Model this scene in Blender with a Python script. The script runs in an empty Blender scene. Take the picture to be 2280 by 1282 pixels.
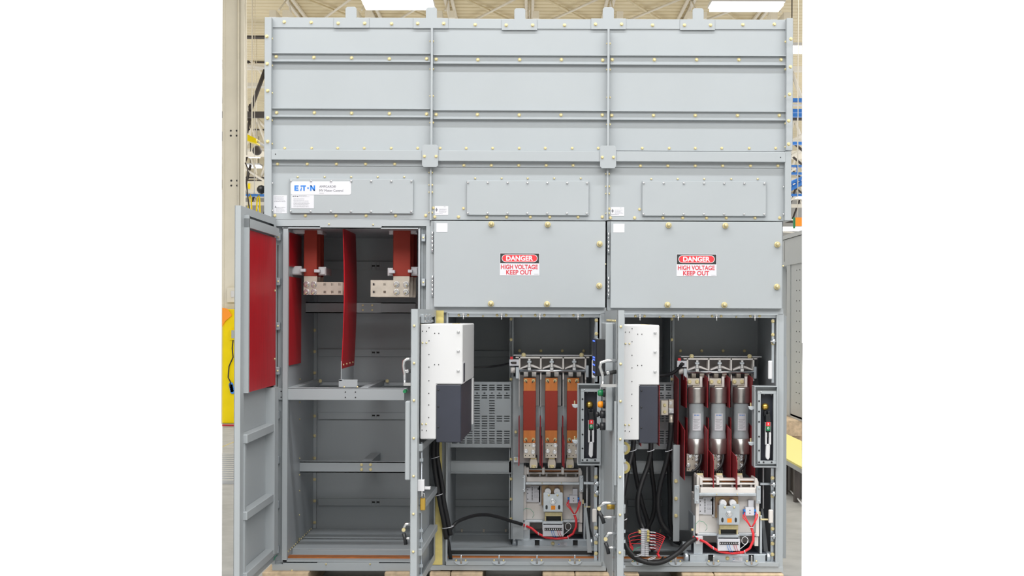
import bpy, bmesh, math, random
from mathutils import Vector, Matrix
random.seed(7)
S = bpy.context.scene
COL = S.collection
# ------------------------------------------------------------------ camera
F_PX, CX, CY, DIST, ZC, ROLL = 2888.0, 1176.0, 700.0, 6.7, 1.44, 0.0042
cam_d = bpy.data.cameras.new('camera'); cam = bpy.data.objects.new('camera', cam_d); COL.objects.link(cam)
cam_d.sensor_fit = 'HORIZONTAL'; cam_d.sensor_width = 36.0; cam_d.lens = 36.0 * F_PX / 2280.0
cam_d.shift_x = (1140 - CX) / 2280.0; cam_d.shift_y = (CY - 641) / 2280.0
cam_d.clip_end = 300
cr, sr = math.cos(ROLL), math.sin(ROLL)
cam.matrix_world = Matrix(((cr, -sr, 0, 0), (0, 0, -1, -DIST), (sr, cr, 0, ZC), (0, 0, 0, 1)))
S.camera = cam
# ------------------------------------------------------------------ world and light
w = bpy.data.worlds.new('world'); S.world = w; w.use_nodes = True
w.node_tree.nodes['Background'].inputs[0].default_value = (1, 1, 1, 1)
w.node_tree.nodes['Background'].inputs[1].default_value = 1.15
S.view_settings.view_transform = 'Standard'; S.view_settings.look = 'None'
S.view_settings.exposure = 0.0; S.view_settings.gamma = 1.0; S.view_settings.use_curve_mapping = False
def area(name, loc, tgt, sx, sy, e, col=(1, 1, 1)):
    l = bpy.data.lights.new(name, 'AREA'); l.shape = 'RECTANGLE'; l.size = sx; l.size_y = sy; l.energy = e; l.color = col
    o = bpy.data.objects.new(name, l); COL.objects.link(o); o.location = loc
    o.rotation_euler = (Vector(tgt) - Vector(loc)).to_track_quat('-Z', 'Y').to_euler(); return o
area('hall_lamp_row_near', (0.2, -2.7, 7.6), (0.2, -2.5, 0), 11.0, 0.35, 610, (0.975, 0.988, 1.0))
area('hall_lamps_front', (0, -8.6, 7.7), (0, -7.4, 0), 20.0, 8.0, 2850, (0.975, 0.988, 1.0))
area('hall_lamp_row_far', (1.0, 10.0, 7.2), (1.0, 10.0, 0), 5.0, 8.0, 430, (1.0, 0.98, 0.94))
area('hall_lamp_row_deep', (0, 28.0, 6.9), (0, 28.0, 0), 9.0, 14.0, 2800, (1.0, 0.98, 0.94))
# ------------------------------------------------------------------ pixel to world
def W(u, v, Y):
    t = (Y + DIST) / F_PX; du = u - CX; dv = v - CY
    return Vector((t * (cr * du + sr * dv), Y, ZC + t * (sr * du - cr * dv)))
def PX(u, v, Y): return W(u, v, Y).x
def PZ(u, v, Y): return W(u, v, Y).z
# ------------------------------------------------------------------ materials
def mat(name, col, rough=0.5, metal=0.0, noise=0.0, nscale=8.0, emit=None, alpha=None, bump=0.0, col2=None, stretch=None, spec=None):
    m = bpy.data.materials.new(name); m.use_nodes = True; nt = m.node_tree; p = nt.nodes['Principled BSDF']
    p.inputs['Base Color'].default_value = (*col, 1); p.inputs['Roughness'].default_value = rough; p.inputs['Metallic'].default_value = metal
    if emit: p.inputs['Emission Color'].default_value = (*col, 1); p.inputs['Emission Strength'].default_value = emit
    if spec is not None: p.inputs['Specular IOR Level'].default_value = spec
    if alpha: p.inputs['Alpha'].default_value = alpha
    if noise or bump:
        tc = nt.nodes.new('ShaderNodeTexCoord'); mp = nt.nodes.new('ShaderNodeMapping'); no = nt.nodes.new('ShaderNodeTexNoise')
        no.inputs['Scale'].default_value = nscale; no.inputs['Detail'].default_value = 5
        nt.links.new(tc.outputs['Object'], mp.inputs[0]); nt.links.new(mp.outputs[0], no.inputs['Vector'])
        if stretch: mp.inputs['Scale'].default_value = stretch
        if noise:
            r = nt.nodes.new('ShaderNodeValToRGB'); c2 = col2 or tuple(max(0, c * (1 - noise)) for c in col)
            r.color_ramp.elements[0].position = 0.3; r.color_ramp.elements[1].position = 0.7
            r.color_ramp.elements[0].color = (*c2, 1); r.color_ramp.elements[1].color = (*col, 1)
            nt.links.new(no.outputs['Fac'], r.inputs[0]); nt.links.new(r.outputs[0], p.inputs['Base Color'])
        if bump:
            b = nt.nodes.new('ShaderNodeBump'); b.inputs['Strength'].default_value = bump; b.inputs['Distance'].default_value = 0.01
            nt.links.new(no.outputs['Fac'], b.inputs['Height']); nt.links.new(b.outputs[0], p.inputs['Normal'])
    return m
M = dict(
 grey=mat('grey_paint', (0.365, 0.392, 0.412), 0.42, 0, 0.04, 3.0),
 greyd=mat('grey_paint_shaded', (0.352, 0.380, 0.402), 0.38, 0, 0.04, 3.0),  # same grey paint, slightly darkened to suggest interior shade
 zinc=mat('zinc_plate', (0.60, 0.65, 0.70), 0.33, 0.75, 0.15, 20),
 steel=mat('bright_steel', (0.72, 0.73, 0.75), 0.22, 0.95),
 brass=mat('yellow_zinc', (0.74, 0.64, 0.36), 0.4, 0.55, 0.2, 60),
 tin=mat('tinned_copper', (0.66, 0.60, 0.52), 0.4, 0.55, 0.15, 30),
 copper=mat('copper', (0.66, 0.22, 0.06), 0.42, 0.55, 0.25, 25, stretch=(1, 1, 0.2)),
 sleeve=mat('red_brown_sleeve', (0.32, 0.040, 0.026), 0.6, spec=0.25), irid=mat('tarnished_brass', (0.40, 0.28, 0.12), 0.4, 0.5, 0.5, 18, col2=(0.25,0.16,0.16)),
 board=mat('red_fibre_board', (0.45, 0.010, 0.018), 0.40, 0, 0.18, 14, stretch=(3, 3, 0.35), spec=0.15),
 white=mat('white_enamel', (0.60, 0.60, 0.61), 0.45),
 board2=mat('dull_red_board', (0.30, 0.022, 0.030), 0.5, 0, 0.2, 14, stretch=(3, 3, 0.35), spec=0.3),
 label=mat('white_label', (0.62, 0.62, 0.66), 0.5),
 black=mat('black_plastic', (0.012, 0.013, 0.016), 0.4),
 char=mat('charcoal_plastic', (0.030, 0.034, 0.052), 0.45, 0, 0.25, 6),
 cable=mat('black_rubber', (0.012, 0.012, 0.014), 0.5),
 rwire=mat('red_wire', (0.75, 0.03, 0.04), 0.45),
 wwire=mat('white_wire', (0.75, 0.76, 0.78), 0.5),
 gwire=mat('green_wire', (0.03, 0.32, 0.18), 0.5),
 mould=mat('off_white_moulding', (0.72, 0.68, 0.65), 0.5, 0, 0.08, 14),
 insul=mat('grey_moulding', (0.40, 0.38, 0.375), 0.6),
 porc=mat('pale_grey_insulator', (0.62, 0.62, 0.64), 0.4),
 foam=mat('yellow_foam', (0.72, 0.60, 0.22), 0.85, 0, 0.15, 30, bump=0.3),
 gold=mat('gold_knob', (0.80, 0.52, 0.12), 0.25, 0.8),
 orange=mat('orange_plastic', (0.95, 0.30, 0.01), 0.4),
 green=mat('green_plastic', (0.01, 0.20, 0.07), 0.3),
 red=mat('red_print', (0.80, 0.03, 0.04), 0.5),
 redtext=mat('soft_red_print', (0.55, 0.03, 0.05), 0.5),
 blue=mat('blue_print', (0.02, 0.19, 0.62), 0.5),
 bluep=mat('blue_paint', (0.03, 0.20, 0.65), 0.4),
 led=mat('blue_led', (0.05, 0.12, 1.0), 0.4, emit=2.5),
 ink=mat('grey_print', (0.15, 0.15, 0.17), 0.6),
 dark=mat('dark_ink_and_shade', (0.02, 0.02, 0.02), 0.5),  # ink and black parts; also painted shade in slots, gaps and recesses
 fuse=mat('fuse_grey', (0.33, 0.36, 0.38), 0.35),
 cap=mat('brushed_cap', (0.60, 0.58, 0.56), 0.3, 0.85, 0.35, 12),
 cream=mat('cream_paint', (0.70, 0.66, 0.56), 0.5, 0, 0.10, 3),
 deck=mat('cream_deck', (0.74, 0.64, 0.43), 0.6, 0, 0.06, 1),
 joist=mat('cream_joist', (0.78, 0.73, 0.63), 0.6),
 dirt=mat('dark_steel', (0.05, 0.04, 0.035), 0.6),
 yellow=mat('yellow_paint', (0.86, 0.66, 0.004), 0.45, 0, 0.1, 5, spec=0.15),
 plat=mat('yellow_mat', (0.80, 0.72, 0.22), 0.6),
 conc=mat('concrete', (0.38, 0.385, 0.385), 0.65, 0, 0.25, 6, bump=0.1),
 concl=mat('tan_concrete', (0.50, 0.47, 0.42), 0.6, 0, 0.3, 1.5),
 grate=mat('grating_steel', (0.42, 0.43, 0.44), 0.5, 0.3),
 wood=mat('timber', (0.66, 0.50, 0.33), 0.7, 0, 0.35, 5, stretch=(6, 0.6, 6), bump=0.1),
 lamp=mat('lamp_tube', (1, 1, 0.98), 0.5, emit=6.0),
 glass=mat('clear_plastic', (0.8, 0.85, 0.9), 0.08, 0, alpha=0.22),
 wallm=mat('hall_wall', (0.40, 0.39, 0.37), 0.7),
 brassl=mat('brass_lock', (0.62, 0.40, 0.08), 0.35, 0.8),
)
MI = list(M.keys())
# ------------------------------------------------------------------ mesh builder
class MB:
    def __init__(s, T=None): s.V = []; s.Fc = []; s.mi = []; s.sm = []; s.T = T
    def vv(s, p):
        p = Vector(p)
        if s.T: p = Vector(s.T(p))
        s.V.append(p); return len(s.V) - 1
    def face(s, idx, m, sm=False): s.Fc.append(idx); s.mi.append(m); s.sm.append(sm)
    def box(s, x0, x1, y0, y1, z0, z1, m='grey'):
        if x0 > x1: x0, x1 = x1, x0
        if y0 > y1: y0, y1 = y1, y0
        if z0 > z1: z0, z1 = z1, z0
        i = [s.vv(p) for p in ((x0,y0,z0),(x1,y0,z0),(x1,y1,z0),(x0,y1,z0),(x0,y0,z1),(x1,y0,z1),(x1,y1,z1),(x0,y1,z1))]
        for f in ((0,1,5,4),(1,2,6,5),(2,3,7,6),(3,0,4,7),(4,5,6,7),(3,2,1,0)): s.face([i[k] for k in f], m)
        return s
    def pb(s, u0, v0, u1, v1, y0, y1, m='grey'):
        um, vm = (u0+u1)/2, (v0+v1)/2
        return s.box(PX(u0, vm, y0), PX(u1, vm, y0), y0, y1, PZ(um, v1, y0), PZ(um, v0, y0), m)
    def prism(s, poly, a0, a1, axis='y', m='grey'):
        # poly: list of 2D points; axis y -> (x,z); axis x -> (y,z); axis z -> (x,y)
        def P(p, a): return (p[0], a, p[1]) if axis == 'y' else ((a, p[0], p[1]) if axis == 'x' else (p[0], p[1], a))
        n = len(poly); A = [s.vv(P(p, a0)) for p in poly]; B = [s.vv(P(p, a1)) for p in poly]
        s.face(A, m); s.face(B[::-1], m)
        for k in range(n): s.face([A[k], B[k], B[(k+1) % n], A[(k+1) % n]], m)
        return s
    def pprism(s, pts, y0, y1, m='grey'):
        return s.prism([(W(u, v, y0).x, W(u, v, y0).z) for u, v in pts], y0, y1, 'y', m)
    def tube(s, pts, r, m='steel', n=10, caps=True, r2=None):
        pts = [Vector(p) for p in pts]; rings = []
        prev = None
        for k, p in enumerate(pts):
            t = (pts[min(k+1, len(pts)-1)] - pts[max(k-1, 0)]).normalized()
            a = prev if prev is not None else (Vector((0, 0, 1)) if abs(t.z) < 0.9 else Vector((1, 0, 0)))
            b = t.cross(a).normalized(); a2 = b.cross(t).normalized(); prev = a2
            rr = r if r2 is None else r + (r2 - r) * k / (len(pts) - 1)
            rings.append([s.vv(p + (a2 * math.cos(2*math.pi*j/n) + b * math.sin(2*math.pi*j/n)) * rr) for j in range(n)])
        for k in range(len(rings)-1):
            for j in range(n): s.face([rings[k][j], rings[k][(j+1) % n], rings[k+1][(j+1) % n], rings[k+1][j]], m, True)
        if caps: s.face(rings[0][::-1], m); s.face(rings[-1], m)
        return s
    def lathe(s, c, prof, axis='z', m='steel', n=24, mats=None):
        # prof: [(radius, offset along axis)]
        c = Vector(c); rings = []
        for r, h in prof:
            ring = []
            for j in range(n):
                a = 2*math.pi*j/n; q = (math.cos(a)*r, math.sin(a)*r)
                o = {'z': (q[0], q[1], h), 'y': (q[0], h, q[1]), 'x': (h, q[0], q[1])}[axis]
                ring.append(s.vv(c + Vector(o)))
            rings.append(ring)
        for k in range(len(rings)-1):
            for j in range(n): s.face([rings[k][j], rings[k][(j+1) % n], rings[k+1][(j+1) % n], rings[k+1][j]], mats[k] if mats else m, True)
        s.face(rings[0][::-1], mats[0] if mats else m); s.face(rings[-1], mats[-1] if mats else m)
        return s
    def plate(s, x0, x1, z0, z1, y0, y1, holes, m='grey'):
        # plate with rectangular cut-outs (x0,x1,z0,z1)
        xs = sorted(set([x0, x1] + [h[0] for h in holes] + [h[1] for h in holes])); zs = sorted(set([z0, z1] + [h[2] for h in holes] + [h[3] for h in holes]))
        for a, b in zip(xs, xs[1:]):
            run = None; cx = (a+b)/2
            for c, d in zip(zs, zs[1:]):
                cz = (c+d)/2
                solid = not any(h[0] < cx < h[1] and h[2] < cz < h[3] for h in holes)
                if solid: run = (run[0], d) if run else (c, d)
                if not solid and run: s.box(a, b, y0, y1, run[0], run[1], m); run = None
            if run: s.box(a, b, y0, y1, run[0], run[1], m)
        return s
    def text(s, body, x, z, y, size, m='ink', width=None, align='LEFT', ext=0.0004, sx=1.0, bold=0.0, facing=None):
        c = bpy.data.curves.new('t', 'FONT'); c.body = body; c.size = size; c.extrude = ext; c.offset = bold; c.resolution_u = 3
        o = bpy.data.objects.new('t', c); COL.objects.link(o); bpy.context.view_layer.update()
        me = bpy.data.meshes.new_from_object(o.evaluated_get(bpy.context.evaluated_depsgraph_get()))
        xs = [v.co.x for v in me.vertices]
        if xs:
            x0, x1 = min(xs), max(xs); k = sx if width is None else width / (x1 - x0)
            off = -x0 if align == 'LEFT' else -(x0+x1)/2
            base = len(s.V)
            for v in me.vertices:
                lx, lz, ly = (v.co.x + off) * k, v.co.y, v.co.z
                s.vv(facing(x, y, z, lx, ly, lz) if facing else (x + lx, y - ly, z + lz))
            for p in me.polygons: s.face([base + i for i in p.vertices], m)
        bpy.data.objects.remove(o); bpy.data.meshes.remove(me); bpy.data.curves.remove(c)
        return s
    def build(s, name, parent=None, bevel=0.0, clip=False, off=None):
        me = bpy.data.meshes.new(name); base = off if off is not None else rootloc(parent)
        V = [v - base for v in s.V]
        me.from_pydata([tuple(v) for v in V], [], s.Fc)
        used = []
        for m in s.mi:
            if m not in used: used.append(m)
        for m in used: me.materials.append(M[m])
        for p, m, sm in zip(me.polygons, s.mi, s.sm): p.material_index = used.index(m); p.use_smooth = sm
        bm = bmesh.new(); bm.from_mesh(me)
        if clip:
            for nx, ue in ((-1, 494.5), (1, 1785.5)):
                d = W(ue, 300, 10) - Vector((0, -DIST, ZC)); d2 = W(ue, 1100, 10) - Vector((0, -DIST, ZC))
                no = d.cross(d2).normalized()
                if no.x * nx < 0: no = -no
                g = bm.verts[:] + bm.edges[:] + bm.faces[:]
                r = bmesh.ops.bisect_plane(bm, geom=g, plane_co=Vector((0, -DIST, ZC)) - base, plane_no=no, clear_outer=True, dist=1e-5)
                ed = [e for e in r['geom_cut'] if isinstance(e, bmesh.types.BMEdge)]
                if ed: bmesh.ops.holes_fill(bm, edges=ed, sides=0)
        bmesh.ops.recalc_face_normals(bm, faces=bm.faces[:])
        bm.to_mesh(me); bm.free()
        o = bpy.data.objects.new(name, me); COL.objects.link(o)
        if parent is not None: o.parent = parent
        else: o.location = base
        if bevel:
            b = o.modifiers.new('bevel', 'BEVEL'); b.width = bevel; b.segments = 1; b.limit_method = 'ANGLE'; b.harden_normals = False
        return o
def rootloc(o):
    if o is None: return Vector((0, 0, 0))
    while o.parent: o = o.parent
    return Vector(o.location)
def tag(o, label, cat, group=None, kind=None):
    if label: o['label'] = label
    if cat: o['category'] = cat
    if group: o['group'] = group
    if kind: o['kind'] = kind
    return o
def thing(name, loc, label, cat, group=None):
    o = bpy.data.objects.new(name, None); COL.objects.link(o); o.location = loc; o.empty_display_size = 0.05
    return tag(o, label, cat, group)
def struct(mb, name, clip=False, label=None):
    o = mb.build(name, clip=clip); o['kind'] = 'structure'
    if label: o['label'] = label
    return o
def copytree(o, parent=None):
    c = o.copy(); COL.objects.link(c); c.parent = parent
    for ch in o.children: copytree(ch, c)
    return c
# single-object thing: origin at its bottom centre
def solo(mb, name, label, cat, group=None, bevel=0.0, clip=False):
    xs = [v.x for v in mb.V]; ys = [v.y for v in mb.V]; zs = [v.z for v in mb.V]
    base = Vector(((min(xs)+max(xs))/2, (min(ys)+max(ys))/2, min(zs)))
    return tag(mb.build(name, None, bevel, clip, off=base), label, cat, group)
# ------------------------------------------------------------------ fasteners (shared meshes)
def bolt_mesh(name, m, r, h, washer=True, dome=False):
    b = MB()
    if washer: b.lathe((0, 0, 0), [(r*1.45, 0), (r*1.45, -h*0.22), (r*1.3, -h*0.25)], 'y', m, 16)
    if dome: b.lathe((0, 0, 0), [(r, 0), (r, -h*0.5), (r*0.8, -h*0.85), (r*0.35, -h)], 'y', m, 14)
    else: b.lathe((0, 0, 0), [(r, 0), (r, -h*0.85), (r*0.85, -h)], 'y', m, 6)
    o = b.build(name); me = o.data; bpy.data.objects.remove(o); return me
BM = {'y': bolt_mesh('bolt', 'brass', 0.0065, 0.008), 's': bolt_mesh('screw', 'steel', 0.0065, 0.008, False, True),
      'k': bolt_mesh('knob', 'brass', 0.0085, 0.022, True, True), 'p': bolt_mesh('small_screw', 'brass', 0.0048, 0.005, False, True),
      'd': bolt_mesh('dark_screw', 'black', 0.0042, 0.003, False, True), 'z': bolt_mesh('zinc_bolt', 'steel', 0.0075, 0.012)}
BN = {'y': 'bolt', 's': 'screw', 'k': 'thumb_knob', 'p': 'screw', 'd': 'screw', 'z': 'bolt'}
def bolt(parent, u, v, Y, kind='y', axis='y', sc=1.0, pos=None):
    o = bpy.data.objects.new(BN[kind], BM[kind]); COL.objects.link(o); o.parent = parent
    p = Vector(pos) if pos is not None else W(u, v, Y); o.location = p - rootloc(parent)
    o.rotation_euler = {'y': (0, 0, 0), 'x': (0, 0, math.pi/2), '-x': (0, 0, -math.pi/2), 'z': (-math.pi/2, 0, 0)}[axis]
    o.scale = (sc, sc, sc); return o
def bolts(parent, lst, Y, kind='y', axis='y', sc=1.0):
    for u, v in lst: bolt(parent, u, v, Y, kind, axis, sc)
# ================================================================== SWITCHGEAR
def lin(a, b, n): return [a + (b-a)*k/(n-1) for k in range(n)]
UX = [(588, 958, 1352, 1762)]
# ---- upper plenum boxes -------------------------------------------------
TOPS = [
 dict(u0=604, u1=958.5, rail=[(633,49),(693,50),(753,51),(812,52),(872,53),(931,52)],
      c1=[(615,126),(699,128),(783,129),(867,131),(950,131)], c2=[(616,251),(700,251),(783,252),(867,253),(950,254)],
      low=[634,694,752,811,871,930], v=(39, 62, 117, 134, 240, 257, 331), lab='leftmost of the three plain grey top boxes, flanged at its left edge'),
 dict(u0=963, u1=1352.5, rail=[(989,54),(1058,55),(1127,56),(1187,55),(1257,56),(1325,55)],
      c1=[(971,132),(1064,133),(1157,133),(1250,133),(1342,134)], c2=[(971,255),(1063,255),(1156,256),(1249,256),(1341,256)],
      low=[980,1038,1097,1156,1214,1274,1332], v=(42, 64, 121, 139, 244, 262, 333), lab='middle of the three plain grey top boxes, between two narrow seam fins'),
 dict(u0=1357, u1=1752, rail=[(1394,55),(1453,56),(1524,56),(1584,55),(1654,55),(1724,54)],
      c1=[(1363,133),(1457,133),(1551,133),(1645,133),(1739,133)], c2=[(1362,257),(1455,257),(1548,257),(1642,257),(1735,257)],
      low=[1430,1490,1548,1607,1668,1727], v=(43, 65, 122, 141, 246, 264, 335), lab='rightmost of the three plain grey top boxes, flanged at its right edge')]
LP = [(769,794,15,743,822,40,62,'lifting plate on the left top box, its own upright tab near a beam'),
      (948,973,16,920,998,40,63,'lifting plate over the left seam fin'),
      (1145,1170,18,1117,1196,43,67,'lifting plate at the middle of the top rail'),
      (1342,1367,16,1316,1394,41,65,'lifting plate over the right seam fin'),
      (1542,1567,18,1514,1592,43,67,'lifting plate on the right top box, left of the bright ceiling lamp')]
GT = 'grey sheet metal boxes along the top of the switchgear'
def lip(mb, u0, u1, v, yf, yb, th=2.2, m='grey'): mb.pb(u0, v, u1, v+th, yf, yb, m)
for i, t in enumerate(TOPS):
    u0, u1 = t['u0'], t['u1']; a, b, c, d, e, f, g = t['v']
    r = thing('plenum_box', (PX((u0+u1)/2, 335, 0.4), 0.4, PZ(1150, 335, 0)), t['lab'], 'metal box', GT)
    m = MB(); m.pb(u0, a+1, u1, 336, 0.03, 0.95); m.build('back_panel', r)
    m = MB(); m.pb(u0, a, u1, b, 0.024, 0.03); m.build('top_rail', r, 0.0015)
    for (p, q, bl) in ((c, d, t['c1']), (e, f, t['c2'])):
        m = MB(); lip(m, u0+2, u1-1, p, 0.008, 0.03); lip(m, u0+2, u1-1, q+1, 0.008, 0.03); m.pb(u0+2, p, u1-1, q+3, 0.024, 0.03)
        m.build('channel_rail', r)
        bolts(r, bl, 0.024, 'y')
    bolts(r, [q for q in t['rail'] if not any(l[3]-4 < q[0] < l[4]+4 for l in LP)], 0.024, 'y', sc=0.95)
    bolts(r, [(q, 330) for q in t['low']], 0.03, 'y', sc=0.8)
    if i == 0:
        m = MB(); m.pb(588.5, 38, 604, 335, -0.01, 0.95); m.build('corner_post', r, 0.002)
        bolts(r, [(594,81),(595,142),(596,202),(596,263),(596,315)], -0.01, 'y')
        for v in (86,146,207,268,320): bolt(r, 604.5, v, 0.012, 'y', 'x', 0.9)
    if i == 2:
        m = MB(); m.pb(1751, 40, 1765.5, 335, -0.01, 0.95); m.build('corner_post', r, 0.002)
        bolts(r, [(1761,87),(1760,149),(1758,210),(1756,269),(1756,321)], -0.05, 'y')
        for v in (93,154,215,275,327): bolt(r, 1750, v, 0.012, 'y', '-x', 0.9)
    if i < 2:
        us = 961 if i == 0 else 1354.5
        m = MB(); m.pb(us-2.3, b, us+2.3, 333, -0.012, 0.06); m.build('seam_fin', r)
        for v in ((92,154,214,273) if i == 0 else (97,155,217,277)):
            bolt(r, us+2.6, v, 0.008, 'y', 'x', 0.8); bolt(r, us-2.6, v, 0.008, 'y', '-x', 0.6)
# lifting plates
for (a, b, v0, c, d, v1, v2, lb) in LP:
    m = MB(); k = 4
    m.pprism([(c, v1), (a, v1), (a, v0+k), (a+k, v0), (b-k, v0), (b, v0+k), (b, v1), (d, v1), (d, v2), (c, v2)], 0.0195, 0.0238)
    o = solo(m, 'lifting_plate', 'grey T-shaped ' + lb, 'bracket', 'lifting plates bolted along the top rail', 0.0012)
    for q in (c+10, d-10): bolt(o, q, (v1+v2)/2+1, 0.0195, 'y', sc=0.95)
for o in [o for o in COL.objects if o.name.startswith('lifting_plate')]:
    pass
# ---- cabinets -----------------------------------------------------------
GC = 'grey motor control cabinets side by side'
XS = {}
def cab_root(um, label): return thing('control_cabinet', (PX(um, 1270, 0.4), 0.4, PZ(um, 1270, 0)), label, 'cabinet', GC)
A = cab_root(785, 'left cabinet, open bay with two red-sleeved busbars and a tall door with a red board')
B = cab_root(1155, 'middle cabinet, danger sign above a bay with bare copper straps and a withdrawn contactor')
C = cab_root(1548, 'right cabinet, danger sign above a bay with three grey fuses and thick black cables')
def mid_section(r, u0, u1, vb, cov, bb, row, under, over, covb, sideL, sideR):
    # vb: beam top, beam bottom, section bottom; cov: cover rectangle
    m = MB(); m.pb(u0, vb[0], u1, vb[2], 0.0, 0.95); m.build('upper_panel', r)
    m = MB(); m.pb(u0, vb[0]+1, u1, vb[1], -0.034, 0.0); m.build('beam', r, 0.0015)
    m = MB(); m.pb(u0+1, vb[1], u1-1, vb[1]+13, -0.005, 0.0); m.build('flange', r)
    bolts(r, [(u, vb[1]+9) for u in under], -0.005, 'y', sc=0.9)
    bolts(r, [(u, over[1]) for u in over[0]], 0.0, 'p', sc=1.1)
    bolts(r, [(u, covb[1]) for u in covb[0]], 0.0, 'y', sc=0.9)
    cv = MB(); cv.pb(*cov, -0.014, 0.0); cover = cv.build('cover_plate', r, 0.002)
    for k in range(7):
        u = cov[0]+3 + (cov[2]-cov[0]-7)*k/6
        bolt(cover, u, cov[1]+4.5+k*0.2, -0.014, 's', sc=0.85); bolt(cover, u-0.5, cov[3]-4.5+k*0.1, -0.014, 's', sc=0.85)
    return cover
# mid section A
mid_section(A, 604, 958, (333, 356, 489), (645, 398, 920, 475), None, None, [618,684,749,814,879], ([663,723,782,841,900], 394), ([612,680,748,815,881,948], 480), 0, 0)
m = MB(); m.pb(588, 333, 604.5, 486, -0.03, 0.9); m.build('corner_post', A, 0.002)
for v in (408, 469): bolt(A, 605.5, v, -0.015, 's', 'x')
mid_section(B, 958, 1352, (335, 359, 490), (1039, 402, 1311, 479), None, None, [1033,1094,1155,1216,1276], ([1058,1117,1175,1234,1293], 397), ([968,1021,1084,1128,1181,1224,1287,1341], 483), 0, 0)
bolt(B, 1032, 464, 0, 'y', sc=.8); bolt(B, 965, 463, 0, 'y', sc=.8)
mid_section(C, 1352, 1749, (337, 360, 491), (1430, 403, 1706, 481), None, None, [1426,1487,1548,1609,1671,1732], ([1450,1509,1568,1628,1687], 398.5), ([1359,1413,1476,1520,1573,1617,1681,1736], 485), 0, 0)
bolt(C, 1424, 466, 0, 'y', sc=.8); bolt(C, 1356, 465, 0, 'y', sc=.8)
m = MB(); m.pb(1747.5, 337, 1762, 491, -0.03, 0.9); m.build('corner_post', C, 0.002)
for v in (416, 477): bolt(C, 1746, v, -0.015, 's', '-x')
for r, us, vs in ((B, 958.8, (384,412,428,473)), (C, 1352.6, (387,415,431,475))):
    m = MB(); m.pb(us-2, 372, us+2, 490, -0.02, 0.0); m.build('seam_fin', r)
    for v in vs: bolt(r, us+2.5, v, -0.01, 'y', 'x', 0.8); bolt(r, us-2.5, v, -0.01, 'y', '-x', 0.6)
for (a, v0, b, v1, us, lb) in ((939.5, 322, 975.5, 372, (945, 971), 'left of two grey joint plates on the mid beam, below the left seam fin'), (1336, 324, 1372, 374.5, (1341, 1366), 'right of two grey joint plates on the mid beam, below the right seam fin')):
    m = MB(); k = 4
    m.pprism([(a, v0+k), (a+k, v0), (b-k, v0), (b, v0+k), (b, v1-k), (b-k, v1), (a+k, v1), (a, v1-k)], -0.042, -0.0345)
    o = solo(m, 'joint_plate', lb, 'bracket', 'joint plates across the cabinet seams', 0.001)
    for u in us: bolt(o, u, (v0+v1)/2+1, -0.042, 'y', sc=0.85)
bolt(A, 613.5, 343, -0.034, 'd', sc=.7); bolt(C, 1738, 350, -0.034, 'd', sc=.7)
# labels on the mid section
def sticker(r, name, u0, v0, u1, v1, Y, m='label', rnd=0, extra=None, label=None):
    b = MB(); 
    if rnd:
        pts = []
        for (cx, cy, a0) in ((u1-rnd, v0+rnd, -90), (u1-rnd, v1-rnd, 0), (u0+rnd, v1-rnd, 90), (u0+rnd, v0+rnd, 180)):
            for k in range(5):
                a = math.radians(a0 + 90*k/4); pts.append((cx + rnd*math.cos(a), cy + rnd*math.sin(a)))
        b.pprism(pts, Y-0.0012, Y, m)
    else: b.pb(u0, v0, u1, v1, Y-0.0012, Y, m)
    if extra: extra(b)
    o = b.build(name, r)
    if label: o['label'] = label
    return o
PXM = DIST / F_PX
def tx(b, s, u, v, Y, hpx, m='ink', wpx=None, align='LEFT', bold=0.0, sx=1.0):
    k = (Y + DIST)/F_PX; p = W(u, v, Y)
    b.text(s, p.x, p.z, Y, hpx*k/0.70, m, wpx*k if wpx else None, align, 0.0003, sx, bold)
def logo(b, u, v, Y, wpx, hpx, m):
    # blue word mark with cut-out bars: E, A without crossbar, T, dot, N
    k = wpx/50.0
    def R(a, c, d, e): b.pb(u+a*k, v+c*hpx, u+d*k, v+e*hpx, Y-0.0006, Y, m)
    R(0,0,3.5,1); R(3.5,0,10,.22); R(3.5,.4,9,.6); R(3.5,.78,10,1)
    b.pprism([(u+13.5*k, v+hpx), (u+17*k, v+hpx*0.3), (u+17.8*k, v+hpx*0.55), (u+17*k, v+hpx)], Y-0.0006, Y, m)
    R(15,0,18,.25)
    R(18.5,0,28,.23); R(21.5,.23,25,1)
    b.pprism([(u+33*k + 2.0*k*math.cos(a*math.pi/5), v+hpx*.5 + 2.0*k*math.sin(a*math.pi/5)) for a in range(10)], Y-0.0006, Y, m)
    R(38,0,41.4,1); R(46.6,0,50,1)
    b.pprism([(u+38*k, v), (u+41.8*k, v), (u+50*k, v+hpx), (u+46.2*k, v+hpx)], Y-0.0006, Y, m)
def badge(b):
    logo(b, 655.5, 412.5, -0.0155, 46, 12, 'blue')
    tx(b, 'AMPGARD\u00ae', 711, 417.5, -0.0155, 5, 'ink', 37); tx(b, 'MV Motor Control', 711, 426.5, -0.0155, 5.5, 'ink', 53); b.pb(711, 429.6, 721, 430.1, -0.0157, -0.0153, 'ink')
coverA = [o for o in A.children if o.name.startswith('cover_plate')][0]
sticker(coverA, 'name_badge', 647.5, 403.5, 781.5, 433.5, -0.014, 'label', 4, badge, 'white badge with blue word mark')
def lines(b, u, v, w, Y, rows, dv, m='ink', h=0.55, seed=1):
    rnd = random.Random(seed)
    for k in range(rows):
        x = u
        end = u + w*rnd.uniform(0.55, 1.0)
        while x < end:
            q = min(end, x + rnd.uniform(1.2, 4)); b.pb(x, v+k*dv, q, v+k*dv+h, Y-0.0004, Y, m); x = q + 0.7
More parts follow.
